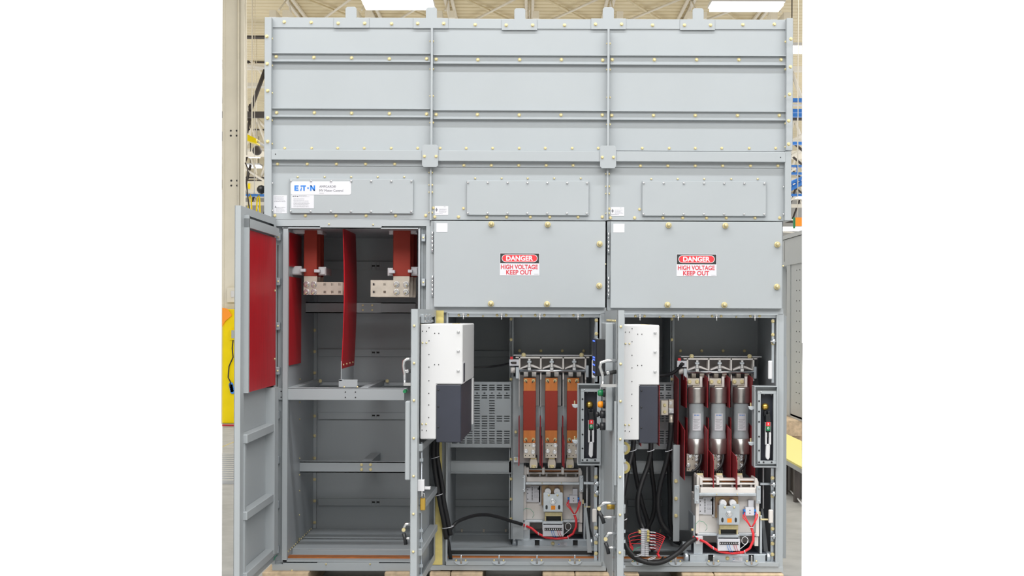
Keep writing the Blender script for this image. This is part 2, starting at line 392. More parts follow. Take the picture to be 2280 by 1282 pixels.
def noteA(b):
    logo(b, 652, 435.6, -0.0152, 12, 2.6, 'dark'); lines(b, 666, 435.5, 27, -0.0152, 2, 2.2)
    lines(b, 653.5, 442, 36, -0.0152, 8, 2.6, seed=3)
sticker(coverA, 'notice_label', 648.5, 434.3, 699, 464, -0.014, 'label', 0, noteA)
def noteB(b):
    lines(b, 611, 437.5, 26, -0.0012, 5, 2.7, seed=5); lines(b, 615, 461, 22, -0.0012, 5, 2.7, seed=6)
    b.pprism([(611.5,462),(613.5,457.5),(615.5,462)], -0.0016, -0.0010, 'ink')
sticker(A, 'notice_label', 608.5, 434.5, 639, 474.7, 0, 'label', 0, noteB)
for r, u in ((B, 968), (C, 1360)):
    v0 = 458.5 if r is B else 461
    def nt(b, u=u, v0=v0):
        lines(b, u+9, v0+6.5, 19, -0.0012, 4, 2.3, seed=int(u)); lines(b, u+1, v0+16, 27, -0.0012, 1, 2)
        b.pprism([(u+1.5, v0+8.5), (u+4, v0+3.5), (u+6.5, v0+8.5), (u+4, v0+13)], -0.0016, -0.0010, 'ink'); lines(b, u+20, v0+1.6, 8, -0.0012, 1, 2)
    sticker(r, 'notice_label', u, v0, u+29.8, v0+19.8, 0, 'label', 0, nt)
# ---- upper doors of B and C ---------------------------------------------
def upper_door(r, u0, v0, u1, v1, knobs, sg, lbu, hv, hu):
    m = MB(); m.pb(u0, v0, u1, v1, -0.03, -0.004); d = m.build('upper_door', r, 0.002)
    bolts(d, knobs, -0.03, 'k', sc=1.25)
    def sign(b):
        su0, sv0, su1, sv1 = sg; Y = -0.0312; sp = sv0 + (sv1-sv0)*0.455; w = su1 - su0
        b.pb(su0+.8, sv0+.8, su1-.8, sp, Y-0.0004, Y, 'dark')
        def cap(a, c, e, f, Y2, mm):
            rr = (f-c)/2; pts = []
            for k in range(9): t = math.radians(-90+22.5*k); pts.append((e-rr+rr*math.cos(t), (c+f)/2+rr*math.sin(t)))
            for k in range(9): t = math.radians(90+22.5*k); pts.append((a+rr+rr*math.cos(t), (c+f)/2+rr*math.sin(t)))
            b.pprism(pts, Y2-0.0003, Y2, mm)
        cap(su0+4, sv0+2.8, su1-4, sp-2.6, Y-0.0004, 'label'); cap(su0+5.3, sv0+4.0, su1-5.3, sp-3.8, Y-0.0008, 'red')
        um = (su0+su1)/2
        tx(b, 'DANGER', um, sp-6.2, Y-0.0012, 10.3, 'label', 60, 'CENTER', 0.0012)
        tx(b, 'HIGH VOLTAGE', um-0.7, sv0+35.2, Y-0.0003, 9.6, 'redtext', 82, 'CENTER', 0.0008)
        tx(b, 'KEEP OUT', um-1, sv0+47.2, Y-0.0003, 9.6, 'redtext', 58, 'CENTER', 0.0008)
        b.pb(su1-12, sv1-3, su1-2, sv1-2.5, Y-0.0004, Y, 'ink')
    sticker(d, 'danger_sign', *sg, -0.03, 'label', 0, sign, 'white sign with black band and red DANGER oval')
    sticker(d, 'blank_label', lbu, v0+4.5, lbu+25, v0+24, -0.03)
    m = MB(); m.pb(u0-8, v0-1, u0, v1+3, 0.0, 0.05); m.build('hinge_post', r)
    for (a, b_) in hv:
        h = MB(); k = (b_-a)/5
        p = W(hu, (a+b_)/2, -0.012)
        for j in range(5): h.lathe((p.x, p.y, PZ(hu, a+k*j+k*.9, -0.012)), [(0.0055, 0), (0.0055, k*PXM*0.85)], 'z', 'steel', 10)
        h.pb(hu-3, a, hu+3, b_, -0.006, 0.0, 'zinc'); ho = h.build('hinge', r)
        for q in (a+5, a+13, b_-13, b_-5): bolt(ho, hu-0.5, q, -0.02, 's', sc=0.5)
upper_door(B, 966, 492, 1348, 684, [(1094,499),(1219.5,500),(1335,543),(1334,636),(1093,676),(1218,677)], (1113, 563.5, 1201, 613), 971.5, ((515,562),(613,660)), 963)
upper_door(C, 1359.5, 493.5, 1741.5, 686.5, [(1488.5,501.5),(1615,502.5),(1730.5,544.5),(1729.5,638.5),(1486,678.5),(1612.5,679)], (1506.5, 565.5, 1595.5, 615), 1365.5, ((517,564),(616,662)), 1355)
bolt(B, 1347.5, 588, -0.02, 'p'); bolt(C, 1743.5, 592, -0.02, 'p')

# ---- LEFT CABINET A lower compartment ------------------------------------
YB = 0.93
Z = lambda u, v, Y=0: PZ(u, v, Y); X = lambda u, v, Y=0: PX(u, v, Y)
xl, xr = X(634, 900), X(935, 900); zt, zb = Z(785, 507), Z(785, 1251)
m = MB(); m.box(xl-0.012, xl, 0.03, YB, zb, zt, 'greyd')
m.box(X(605,900), X(605,900)+0.01, 0.05, YB, zb-.04, Z(785,490)); m.build('side_wall', A)
m = MB(); m.box(xr, xr+0.012, 0.03, YB, zb, zt, 'greyd'); m.build('side_wall', A)
m = MB(); m.box(xl, xr, YB, YB+0.02, zb, zt, 'greyd')
bw = m.build('back_wall', A)
m = MB(); m.box(X(605,900), X(957,900), 0.03, YB, zt, zt+0.03, 'greyd'); m.build('ceiling_panel', A)
m = MB(); m.box(X(605,900), X(957,900), 0.03, YB, zb-0.035, zb, 'greyd'); m.build('floor_panel', A)
# back wall ribs with slots
for (v0, v1, sv) in ((582, 601, 592), (777, 793, 784.5), (918, 933, 924.5), (1109, 1125, 1117)):
    xx0, xx1 = X(709, v0, YB), X(925, v0, YB); z0, z1 = Z(800, v1, YB), Z(800, v0, YB)
    sl = [(X(u-3.4, sv, YB), X(u+3.4, sv, YB), Z(u, sv+1.8, YB), Z(u, sv-1.8, YB)) for u in (832, 842)]
    m = MB(); m.plate(xx0, xx1, z0, z1, YB-0.012, YB-0.001, sl, 'greyd')
    for s_ in sl: m.box(s_[0], s_[1], YB-0.003, YB-0.001, s_[2], s_[3], 'dark')
    m.build('wall_rib', A, 0.003)
m = MB()
for (a, b, d) in ((692, 697, 0.02), (698, 705, 0.02)): m.pb(a, 520, b, 1176, YB-0.03, YB-0.004, 'greyd')
cp = m.build('corner_strip', A)
for v in (735, 782.5, 830, 926, 970, 1020, 1067, 1115, 1163):
    for u in (692.5, 700.5): bolt(cp, u, v, YB-0.03, 'y', sc=1.0)
# left wall bolts line & floor angle bolts
for v in (703, 738, 791, 844, 895, 933, 1020, 1057, 1092, 1146, 1199):
    bolt(A, 0, 0, 0, 'p', 'x', 1.0, pos=(xl+0.001, 0.43, PZ(665, v, 0.43)))
for k in range(14):
    y = 0.10 + 0.055*k; bolt(A, 0, 0, 0, 'p', 'x', 1.0, pos=(xl+0.001, y, zb+0.035))
# front frame
m = MB()
m.pprism([(604,489),(957,489),(957,503),(850,503),(848,509),(714,509),(712,503),(604,503)], 0.0, 0.02); hd = m.build('header', A)
bolts(hd, [(732.5,499),(831,500)], 0.0, 'p')
m = MB(); m.pb(605, 503, 613, 1256, 0.0, 0.02); m.pb(613, 503, 630, 1256, 0.035, 0.05, 'greyd'); m.build('door_jamb', A)
m = MB(); m.pb(947.5, 503, 957, 1256, 0.0, 0.02); m.pb(931, 503, 948, 1256, 0.035, 0.05, 'greyd'); m.build('door_jamb', A)
m = MB(); m.pb(629, 506.5, 640, 1251, 0.0, 0.03); m.pb(930, 507, 934, 1251, 0.0, 0.03); m.pb(629, 506.5, 934, 509, 0.0, 0.03); m.pb(629, 1247.5, 934, 1251, 0.0, 0.04)
m.build('inner_frame', A)
m = MB(); m.pb(633, 502.5, 712, 507, 0.04, 0.05, 'dark'); m.pb(850, 503.5, 931, 508, 0.04, 0.05, 'dark'); m.build('header_gap_shade', A)  # near-black strips painted in as the shade of the header gaps
m = MB()
m.pprism([(606,1256.5),(630,1256.5),(630,1253.5),(706,1253.5),(706,1252),(844,1252),(844,1254),(957,1254),(957,1271),(606,1270)], -0.005, 0.25); sill = m.build('sill', A, 0.001)
bolts(sill, [(726,1255.5),(824,1255.5),(650,1269.5)], -0.005, 'p')
for u, vs in ((619.5, (527, 626.5, 726, 825.5, 923.5, 1024, 1123.5, 1224)), (942.5, (529, 628.5))):
    for v in vs:
        du = -(v-527)*0.0052 if u < 700 else 0
        m = MB(); m.pb(u-4.7+du, v-8.5, u+4.7+du, v+8.5, 0.002, 0.03, 'zinc'); o = m.build('latch_block', A, 0.003)
        bolt(o, u+du, v, 0.002, 'p', sc=1.1)
    for a, b in zip(vs, vs[1:]):
        pass
m = MB(); m.tube([W(619, 545, 0.03), W(616, 1215, 0.03)], 0.0022, 'dirt', 6); m.build('latch_rod', A)
m = MB(); m.tube([W(617, 1236, 0.02), W(612, 1240, -0.03), W(610, 1247, -0.04)], 0.002, 'gwire', 6); tag(m.build('ground_wire', A), 'green wire', None)
# shelf beam and rails
m = MB(); m.pb(613, 864, 900, 890.5, 0.02, 0.03); m.pb(640, 864, 905, 866, 0.02, 0.08); sb = m.build('shelf_beam', A, 0.001)
bolts(sb, [(769,872.5),(791.5,872.5),(769,884.5),(791.5,884.5),(626,871),(626,884)], 0.02, 'd', sc=.8)
def rail(u, v, w, parent, name='shelf_rail', yb=YB-0.05, h=0.03):
    x = X(u, v, 0.08); z = Z(u, v, 0.08)
    m = MB(); m.box(x, x+w, 0.08, yb, z-h, z, 'grey'); return m.build(name, parent)
rail(641, 862, 0.045, A); rail(803, 862, 0.04, A)
m = MB(); m.pb(690, 851, 930, 858, YB-0.10, YB-0.03, 'greyd'); m.build('rear_beam', A)
bolts(A, [(713,848),(862,848)], YB-0.12, 'y', 'y', 1.1)
# horizontal beams deeper inside
for (v0, v1, Yd, us, u0) in ((673, 697, 0.62, (808, 829), 667), (1028, 1052, 0.45, (805, 825), 663)):
    m = MB(); m.pb(u0, v0, 925, v1, Yd, Yd+0.004, 'greyd'); m.pb(u0, v0, 925, v0+2, Yd-0.0, Yd+0.05); m.pb(u0, v1-2, 925, v1, Yd, Yd+0.05)
    o = m.build('cross_beam', A)
    bolts(o, [(us[0], v0+6.5),(us[1], v0+6.5),(us[0], v0+17),(us[1], v0+17)], Yd, 'y', sc=0.95)
    if v0 < 800:
        bolts(o, [(679, 680), (679, 691)], Yd, 'd')
        m = MB(); m.pb(795, v0+1, 848, v1-1, Yd-0.003, Yd, 'greyd'); m.build('splice_plate', A)
    else:
        x = X(815, 1028, Yd); z = Z(815, 1028, Yd); m = MB(); m.box(x-0.03, x+0.025, Yd+0.052, YB-0.013, z-0.05, z); m.build('cross_strut', A)
# floor steps and rear brackets
m = MB(); m.pb(655, 1200, 925, 1221, 0.55, 0.57, 'greyd'); m.pb(655, 1200, 925, 1201.5, 0.55, 0.90); m.build('floor_beam', A, 0.002)
bolts(A, [(672,1211),(721,1210),(741,1210.5),(809,1210.5),(878,1211)], 0.55, 'p')
m = MB(); m.pb(650, 1224, 925, 1238, 0.22, 0.24, 'greyd'); m.pb(650, 1222, 925, 1224, 0.22, 0.50); m.build('floor_beam', A, 0.002)
for u in (713, 762, 811, 858):
    m = MB(); m.pb(u-2.5, 1178, u+2.5, 1186, YB-0.02, YB-0.004, 'tin'); o = m.build('clip', A, 0.001); bolt(o, u, 1181, YB-0.022, 'y', sc=.7)
m = MB(); m.pb(640, 1240, 955, 1243.5, 0.10, 0.16, 'copper'); tag(m.build('ground_bar', A), 'copper bar', None)
# red barrier boards on the left wall
for (v0, v1, y1) in ((516, 592, 0.42), (615, 814, 0.42)):
    m = MB(); z0, z1 = Z(645, v1, 0.03), Z(645, v0, 0.03); m.box(xl+0.006, xl+0.010, 0.035, y1, z0, z1, 'board')
    tag(m.build('wall_barrier', A), 'dark red board', None)
# centre barrier, slightly bowed
m = MB(); z0, z1 = Z(763, 821, 0.06), Z(763, 508, 0.06); n = 12; xa = X(763, 508, 0.06); xb = X(759.5, 820, 0.06)
yE = 0.54
cols = []
for k in range(n+1):
    t = k/n; z = z1 + (z0-z1)*t; x = xa + (xb-xa)*t + 0.010*math.sin(math.pi*t)
    cols.append([m.vv((x, 0.06, z)), m.vv((x, yE, z)), m.vv((x+0.004, yE, z)), m.vv((x+0.004, 0.06, z))])
for a, b in zip(cols, cols[1:]):
    for j in range(4): m.face([a[j], a[(j+1) % 4], b[(j+1) % 4], b[j]], 'board')
m.face(cols[0], 'board'); m.face(cols[-1][::-1], 'board')
cb = tag(m.build('centre_barrier', A), 'dark red board', None)
for y in (0.10, 0.22, 0.34, 0.46): bolt(cb, 0, 0, 0, 'p', 'x', 1.1, pos=(xb+0.005, y, z0+0.02))
m = MB(); x = X(761, 840, 0.06); m.box(x-0.004, x, 0.05, 0.52, Z(765, 862, 0.06), z0+0.04); m.pb(754, 845, 796, 862, 0.04, 0.045); m.pb(754, 845, 762, 848, 0.04, 0.10)
o = m.build('barrier_bracket', A, 0.001); bolts(o, [(766.5, 861), (796, 861)], 0.035, 'p')

# ---- busbars (things of their own) ---------------------------------------
GB = 'vertical sleeved busbars hanging in the left cabinet'
def busbar(k, side):
    Y = 0.22 + 0.085*k
    if side == 'L':
        du = 0; u = (676.5, 706); tab = (677, 706); pl = (677, 764)
        xs = [X(q, 600, 0.22) for q in (u[0], u[1], tab[0], tab[1], pl[0], pl[1])]
        zz = [Z(700, q, 0.22) for q in (509, 615, 628, 656)]
    else:
        xs = [X(q, 600, 0.22) for q in (875.5, 914, 876, 912, 826, 911.5)]
        zz = [Z(890, q, 0.22) for q in (510, 615, 624, 661)]
    sd, cdn = ('left', 'two wide bolts') if side == 'L' else ('right', '')
    lab = ['red-brown sleeved busbar with a bolted tinned foot, front one of the %s trio' % sd, 'red-brown sleeved busbar, middle one behind the front bar of the %s trio' % sd, 'red-brown sleeved busbar, rearmost one of the %s trio' % sd][k]
    dx = 0.004*k if side == 'L' else 0.010*k
    r = thing('busbar', ((xs[0]+xs[1])/2 + dx, Y, zz[3]), lab, 'busbar', GB)
    m = MB(); m.box(xs[0]+dx, xs[1]+dx, Y-0.006, Y+0.008, zz[1], zz[0], 'sleeve'); m.build('sleeve', r, 0.003)
    m = MB(); m.box(xs[2]+dx, xs[3]+dx, Y-0.003, Y+0.004, zz[3]+0.01, zz[1]+0.004, 'tin'); m.build('bar', r)
    hl = []; hu = ((724,740.5,757) if side == 'L' else (833.5, 857)); hvv = (633, 650)
    for q in hu:
        for vv in hvv: a, b = X(q, vv, 0.22)+dx, Z(q, vv, 0.22); hl.append((a-0.0065, a+0.0065, b-0.0065, b+0.0065))
    m = MB(); m.plate(xs[4]+dx, xs[5]+dx, zz[3], zz[2], Y-0.012, Y-0.003, hl, 'tin'); m.build('foot_bar', r)
    if k == 0:
        for q in ((683, 699) if side == 'L' else (883, 904)):
            for vv in hvv:
                bolt(r, q, vv, Y-0.012, 'z', sc=1.5)
                m = MB(); p = W(q, vv, Y-0.026); m.tube([p, p+Vector((0.006*random.choice((-1,1)), -0.02, -0.010))], 0.0028, 'brass', 6); m.build('stud', r)
for s_ in 'LR':
    for k in range(3): busbar(k, s_)
# insulator clamps
GI = 'pale insulator clamps holding the busbars'
def clampi(u0, v0, u1, v1, Y, lab, dpt=0.26, ribs=4, fl=None):
    m = MB(); m.pb(u0, v0, u1, v1, Y+0.02, Y+dpt, 'porc'); 
    for k in range(ribs):
        yy = Y+0.03+k*dpt/ribs; m.pb(u0-2, v0-2, u1+2, v1+2, yy, yy+0.02, 'porc')
    if fl: m.pb(fl[0], (v0+v1)/2-4, fl[1], (v0+v1)/2+3, Y-0.01, Y+0.02, 'label')
    return solo(m, 'insulator_clamp', lab, 'insulator', GI, 0.002)
clampi(645, 594, 669, 610, 0.18, 'pale ribbed insulator clamp between the left cabinet wall and the left busbar', 0.3, 3, (668, 680))
clampi(711, 596, 724, 611, 0.2, 'pale ribbed insulator clamp on the right edge of the left busbar trio', 0.24, 3, (699, 712))
clampi(865, 598, 873, 612, 0.19, 'small pale insulator clamp on the left edge of the right busbar', 0.08, 1, (865, 879))
clampi(917, 596, 929, 612, 0.2, 'pale ribbed insulator clamp on the right edge of the right busbar', 0.24, 3, (908, 918))
clampi(640, 511, 676, 518, 0.18, 'pale insulator clamp at the ceiling left of the left busbar', 0.3, 3)
clampi(702, 511, 716, 519, 0.2, 'pale insulator clamp at the ceiling right of the left busbar', 0.2, 3)
clampi(868, 512, 876, 520, 0.2, 'pale insulator clamp at the ceiling left of the right busbar', 0.2, 2)
clampi(912, 512, 927, 519, 0.2, 'pale insulator clamp at the ceiling right of the right busbar', 0.2, 3)
# ================================================================== CABINETS B AND C, LOWER BAYS
def bay(r, u0, u1, o0, o1, vt, vh, vo, vb, vs, dv, pan, first):
    # u0,u1 outer; o0,o1 opening; vt header top; vh header bottom; vo opening top; vb opening bottom; vs base bottom; dv divider u
    xl, xr = X(o0-3, 900), X(o1+3, 900); zt, zb = Z((o0+o1)/2, vo-4), Z((o0+o1)/2, vb)
    m = MB(); m.box(xl-0.012, xl, 0.04, YB, zb, zt, 'greyd'); m.build('side_wall', r)
    m = MB(); m.box(xr, xr+0.012, 0.04, YB, zb, zt, 'greyd'); m.build('side_wall', r)
    m = MB(); m.box(xl, xr, YB, YB+0.02, zb, zt, 'greyd'); m.build('back_wall', r)
    m = MB(); m.box(xl, xr, 0.04, YB, zt, zt+0.03, 'greyd'); m.build('ceiling_panel', r)
    m = MB(); m.box(xl, xr, 0.04, YB, zb-0.03, zb, 'greyd'); m.build('floor_panel', r)
    m = MB(); m.pb(u0, vt, u1, vh, -0.003, 0.03); m.build('header', r)
    m = MB(); m.pb(o0, vh, o1, vh+2.2, -0.012, 0.03, 'zinc'); m.pb(o0+2, vh+2.2, o1-2, vo, 0.012, 0.016, 'zinc'); st = m.build('header_strip', r)
    w = (o1-o0)
    for k in range(4):
        u = o0 + w*(0.105 + 0.2495*k)
        m = MB(); p = W(u, vh+3, -0.005); m.tube([p, p+Vector((0, 0, -0.022)), p+Vector((0, 0, -0.030))], 0.0045, 'steel', 10, r2=0.003)
        m.pb(u-8, vh+3, u+8, vh+5, 0.0, 0.010, 'zinc'); m.pb(u-2, vh+1, u+2, vh+6, -0.010, 0.01, 'steel'); o = m.build('latch_pin', st)
        bolt(o, u-10, vh+5.5, 0.012, 'y', sc=.8); bolt(o, u+10, vh+5.5, 0.012, 'y', sc=.8)
        if k: bolt(st, u-41.5, vh+7.5, 0.012, 'p')
    m = MB(); m.pb(u0+1, vt-194, u1-1, vt-1, 0.0515, YB); m.build('upper_compartment', r)
    m = MB(); m.box(X(u1, 900)-0.006, X(u1, 900)-0.001, 0.031, YB+0.02, Z(u1, vs-2), Z(u1, vt)); m.build('outer_side', r)
    # jambs
    m = MB(); m.pb(u0, vh, o0-14, vs, 0.0, 0.03); m.pb(o0-20, vh, o0, vs-14, 0.02, 0.05); m.pb(o0-3, vh, o0+1, vb, -0.004, 0.02); m.build('door_jamb', r)
    m = MB(); m.pb(o1, vh, u1, vs, 0.0, 0.03); m.pb(o1-3, vh, o1+1, vb, -0.004, 0.02); jr = m.build('door_jamb', r)
    # base
    m = MB(); m.pb(o0-3, vb, o1+3, vb+9, -0.011, 0.04); m.pb(u0, vb+9, u1, vs, -0.006, 0.25); bs = m.build('sill', r, 0.001)
    for k in range(4):
        u = o0 + w*(0.09 + 0.2475*k)
        m = MB(); c = W(u, vb+1, -0.02); 
        m.prism([(c.x+0.036*math.cos(math.pi + math.pi*j/10), c.z+0.004+0.020*math.sin(math.pi+math.pi*j/10)) for j in range(11)], -0.016, -0.010, 'y', 'zinc')
        m.tube([c+Vector((0,0,-0.008)), c+Vector((0,0,0.028)), c+Vector((0,0,0.038))], 0.0050, 'steel', 10, r2=0.0035); o = m.build('latch_pin', bs)
        bolt(o, u-11, vb-3, -0.012, 'p', sc=1.2); bolt(o, u+10, vb-3, -0.012, 'p', sc=1.2)
    # centre divider and right-hand rear panel
    m = MB(); m.pb(dv-4, vo, dv+5, vb-50, 0.45, 0.46, 'greyd'); xd = X(dv, 900, 0.45); m.box(xd-0.004, xd, 0.45, YB, Z(dv, vb-50, 0.45), Z(dv, vo, 0.45), 'greyd'); dvd = m.build('divider', r)
    vl = (710, 756, 844) + (() if not first else (1022, 1066, 1111, 1155)) 
    for v in vl: bolt(dvd, dv, v, 0.45, 'y', sc=.9)
    m = MB(); m.pb(dv+5, vo-4, o1+20, 793, 0.62, 0.63, 'greyd'); m.pb(dv+5, 793, o1+20, vb-10, 0.60, 0.605, 'greyd'); rp = m.build('rear_panel', r)
    for k in range(4): bolt(rp, dv+19+47.5*k, 781, 0.61, 'y', sc=.9)
    m = MB(); xx = X(o1-20, 900, 0.35); m.box(xx, xx+0.004, 0.08, 0.62, Z(o1-20, 1180, .35), Z(o1-20, vo-2, .35), 'greyd'); m.build('inner_wall', r)
    # rear ribs in the left half
    for (a, b) in ((780, 795), (1112, 1128)):
        m = MB(); m.pb(o0+8, a, dv, b, YB-0.012, YB-0.002, 'greyd'); m.build('wall_rib', r, 0.003)
    m = MB(); m.pb(o0+1, 1029, dv, 1053, 0.45, 0.454); m.pb(o0+1, 1027, dv, 1029.5, 0.45, 0.50); m.pb(o0+1, 1052, dv, 1054, 0.43, 0.50); m.build('cross_beam', r)
    # floor beams and copper bar
    m = MB(); m.pb(o0+1, vb-62, dv+10, vb-50, 0.80, 0.82, 'greyd'); m.build('floor_beam', r)
    m = MB(); m.pb(o0+1, vb-29, o1-4, vb-18, 0.36, 0.38); m.pb(o0+1, vb-30, o1-4, vb-29, 0.36, 0.80); m.build('floor_beam', r)
    m = MB(); m.pb(o0+1, vb-24, o1-2, vb-1, 0.20, 0.205, 'dark'); m.build('floor_gap_shade', r)  # dark sheet standing in for shade in the gap below the floor beam
    m = MB(); m.pb(o0+1, vb-10.5, o1-6, vb-7.5, 0.10, 0.13, 'copper'); tag(m.build('ground_bar', r), 'copper bar', None)
    for k in range(3):
        m = MB(); m.pb(o0+30+49*k, 1178, o0+34+49*k, 1186, YB-0.02, YB-0.004, 'tin'); o = m.build('clip', r)
    # perforated sheet
    a0, a1, b0, b1 = pan; Yp = 0.42
    hl = []
    rows = [(857.5,'a'),(863,'a'),(867.5,'a'),(875,'s'),(880.5,'a'),(885.5,'a'),(892,'c'),(897.5,'c'),(903,'c'),(909,'c'),(914,'c'),(920,'c'),(926.5,'a'),(931.5,'a'),(937,'a'),(943,'d'),(948,'d'),(953,'d'),(960,'a'),(965,'a'),(970,'a'),(976.5,'a'),(981.5,'a'),(986,'a')]
    for v, kd in rows:
        for j in range(9):
            cu = a1-9.5-16.6*j
            if cu-6 < a0+3: continue
            if kd == 's': ww = 2
            elif kd == 'c' and j not in (2, 4): continue
            elif kd == 'd' and j not in (2, 3, 4): continue
            else: ww = 6.2
            p = W(cu, v, Yp); k = (Yp+DIST)/F_PX
            hl.append((p.x-ww*k, p.x+ww*k, p.z-1.3*k, p.z+1.3*k))
    # rows share exact z so the plate cuts cleanly
    zs = {}; xs_ = {}
    hl = [(round(h[0]/0.0005)*0.0005, round(h[1]/0.0005)*0.0005, round(h[2]/0.001)*0.001, round(h[3]/0.001)*0.001) for h in hl]
    m = MB(); m.plate(X(a0, 920, Yp), X(a1, 920, Yp), Z((a0+a1)/2, b1, Yp), Z((a0+a1)/2, b0, Yp), Yp, Yp+0.003, hl, 'greyd')
    m.pb(a0, b0-2, a1, b0, Yp, Yp+0.04, 'greyd'); m.build('perforated_panel', r)
    return jr
bay(B, 958, 1349.5, 996, 1337, 684, 696, 706, 1250, 1270, 1138, (998, 1138, 852, 996), True)
bay(C, 1352.5, 1744, 1389, 1731, 686, 698, 707, 1252, 1273, 1496, (1392, 1498, 853, 1000), False)
for v in (712, 737, 783, 850, 935, 1060, 1074, 1096, 1131, 1182, 1228, 1275-3):
    bolt(C, 0, 0, 0, 'p', 'x', 1.2, pos=(X(1744, v), 0.12, Z(1744, v)))
for v in (592, 641, 680): bolt(C, 0, 0, 0, 'p', 'x', 1.2, pos=(X(1744, v), 0.12, Z(1744, v)))
# door latch gear on the right jambs
def jamb_gear(r, du, dv):
    m = MB(); m.pb(1325+du, 708+dv, 1331+du, 850+dv, 0.02, 0.03, 'zinc'); m.pb(1323+du, 1040+dv, 1330+du, 1250+dv, 0.03, 0.04, 'zinc'); o = m.build('latch_bar', r, 0.001)
    for v in (713, 743, 762): bolt(o, 1328+du, v+dv, 0.02, 'y')
    for v in (1062, 1102, 1175, 1208, 1232): bolt(o, 1327+du, v+dv, 0.02, 'y', sc=1.1)
    for v in (758, 1077, 1097, 1192):
        m = MB(); p = W(1322+du, v+dv, 0.0); m.tube([p, p+Vector((0.03, 0, 0))], 0.005, 'steel', 8); m.lathe(p+Vector((0.018, 0, -0.012)), [(0.008, 0), (0.008, 0.024)], 'z', 'zinc', 10); m.build('roller', r)
    m = MB(); m.pb(1319+du, 1133+dv, 1329+du, 1163+dv, 0.0, 0.02, 'mould'); m.build('catch_plate', r, 0.004)
    m = MB(); m.pb(1318+du, 801+dv, 1327+du, 842+dv, 0.0, 0.02, 'porc'); m.build('catch_plate', r, 0.004)
    m = MB(); m.pb(1306+du, 1040+dv, 1308+du, 1130+dv, 0.10, 0.12, 'porc'); m.build('push_rod', r)
    m = MB(); m.pb(1300+du, 1073+dv, 1330+du, 1078+dv, 0.06, 0.09, 'zinc'); m.build('link_bar', r)
    for (a, b) in ((1312, 1155), (1314, 1205)):
        m = MB(); m.pprism([(1302+du, 1130+dv), (1306+du, 1130+dv), (1318+du, 1230+dv), (1308+du, 1230+dv)], 0.14, 0.16, 'greyd'); m.build('guide_plate', r); break
jamb_gear(B, 0, 0); jamb_gear(C, 393, 2)
# C extras: rear plates, pillar right of the cables
m = MB(); m.pb(1499, 990, 1513, 1205, 0.20, 0.205); o = m.build('pillar', C)
bolts(o, [(1505, 1071),(1505, 1110),(1505, 1148)], 0.20, 'y', sc=1.1)
m = MB(); m.pb(1513, 1060, 1540, 1180, 0.34, 0.345, 'greyd'); m.build('side_panel', C)
m = MB(); m.pb(1142, 838, 1166, 1200, 0.40, 0.405); m.pb(1146, 957, 1152, 969, 0.39, 0.40); m.pb(1144, 1017, 1154, 1029, 0.38, 0.40, 'zinc'); o = m.build('pillar', B)
bolts(o, [(1148.5, 961.5), (1148.5, 1021.5)], 0.38, 'y', sc=.9)
# foam strips beside door B
m = MB(); m.pb(961, 691, 988, 722, -0.006, 0.0, 'foam'); m.pprism([(963,722),(975,722),(984,985),(985,1257),(963,1257),(963,985)], -0.006, 0.0, 'foam'); tag(m.build('foam_seal', B), 'crinkled yellow foam strip', None)

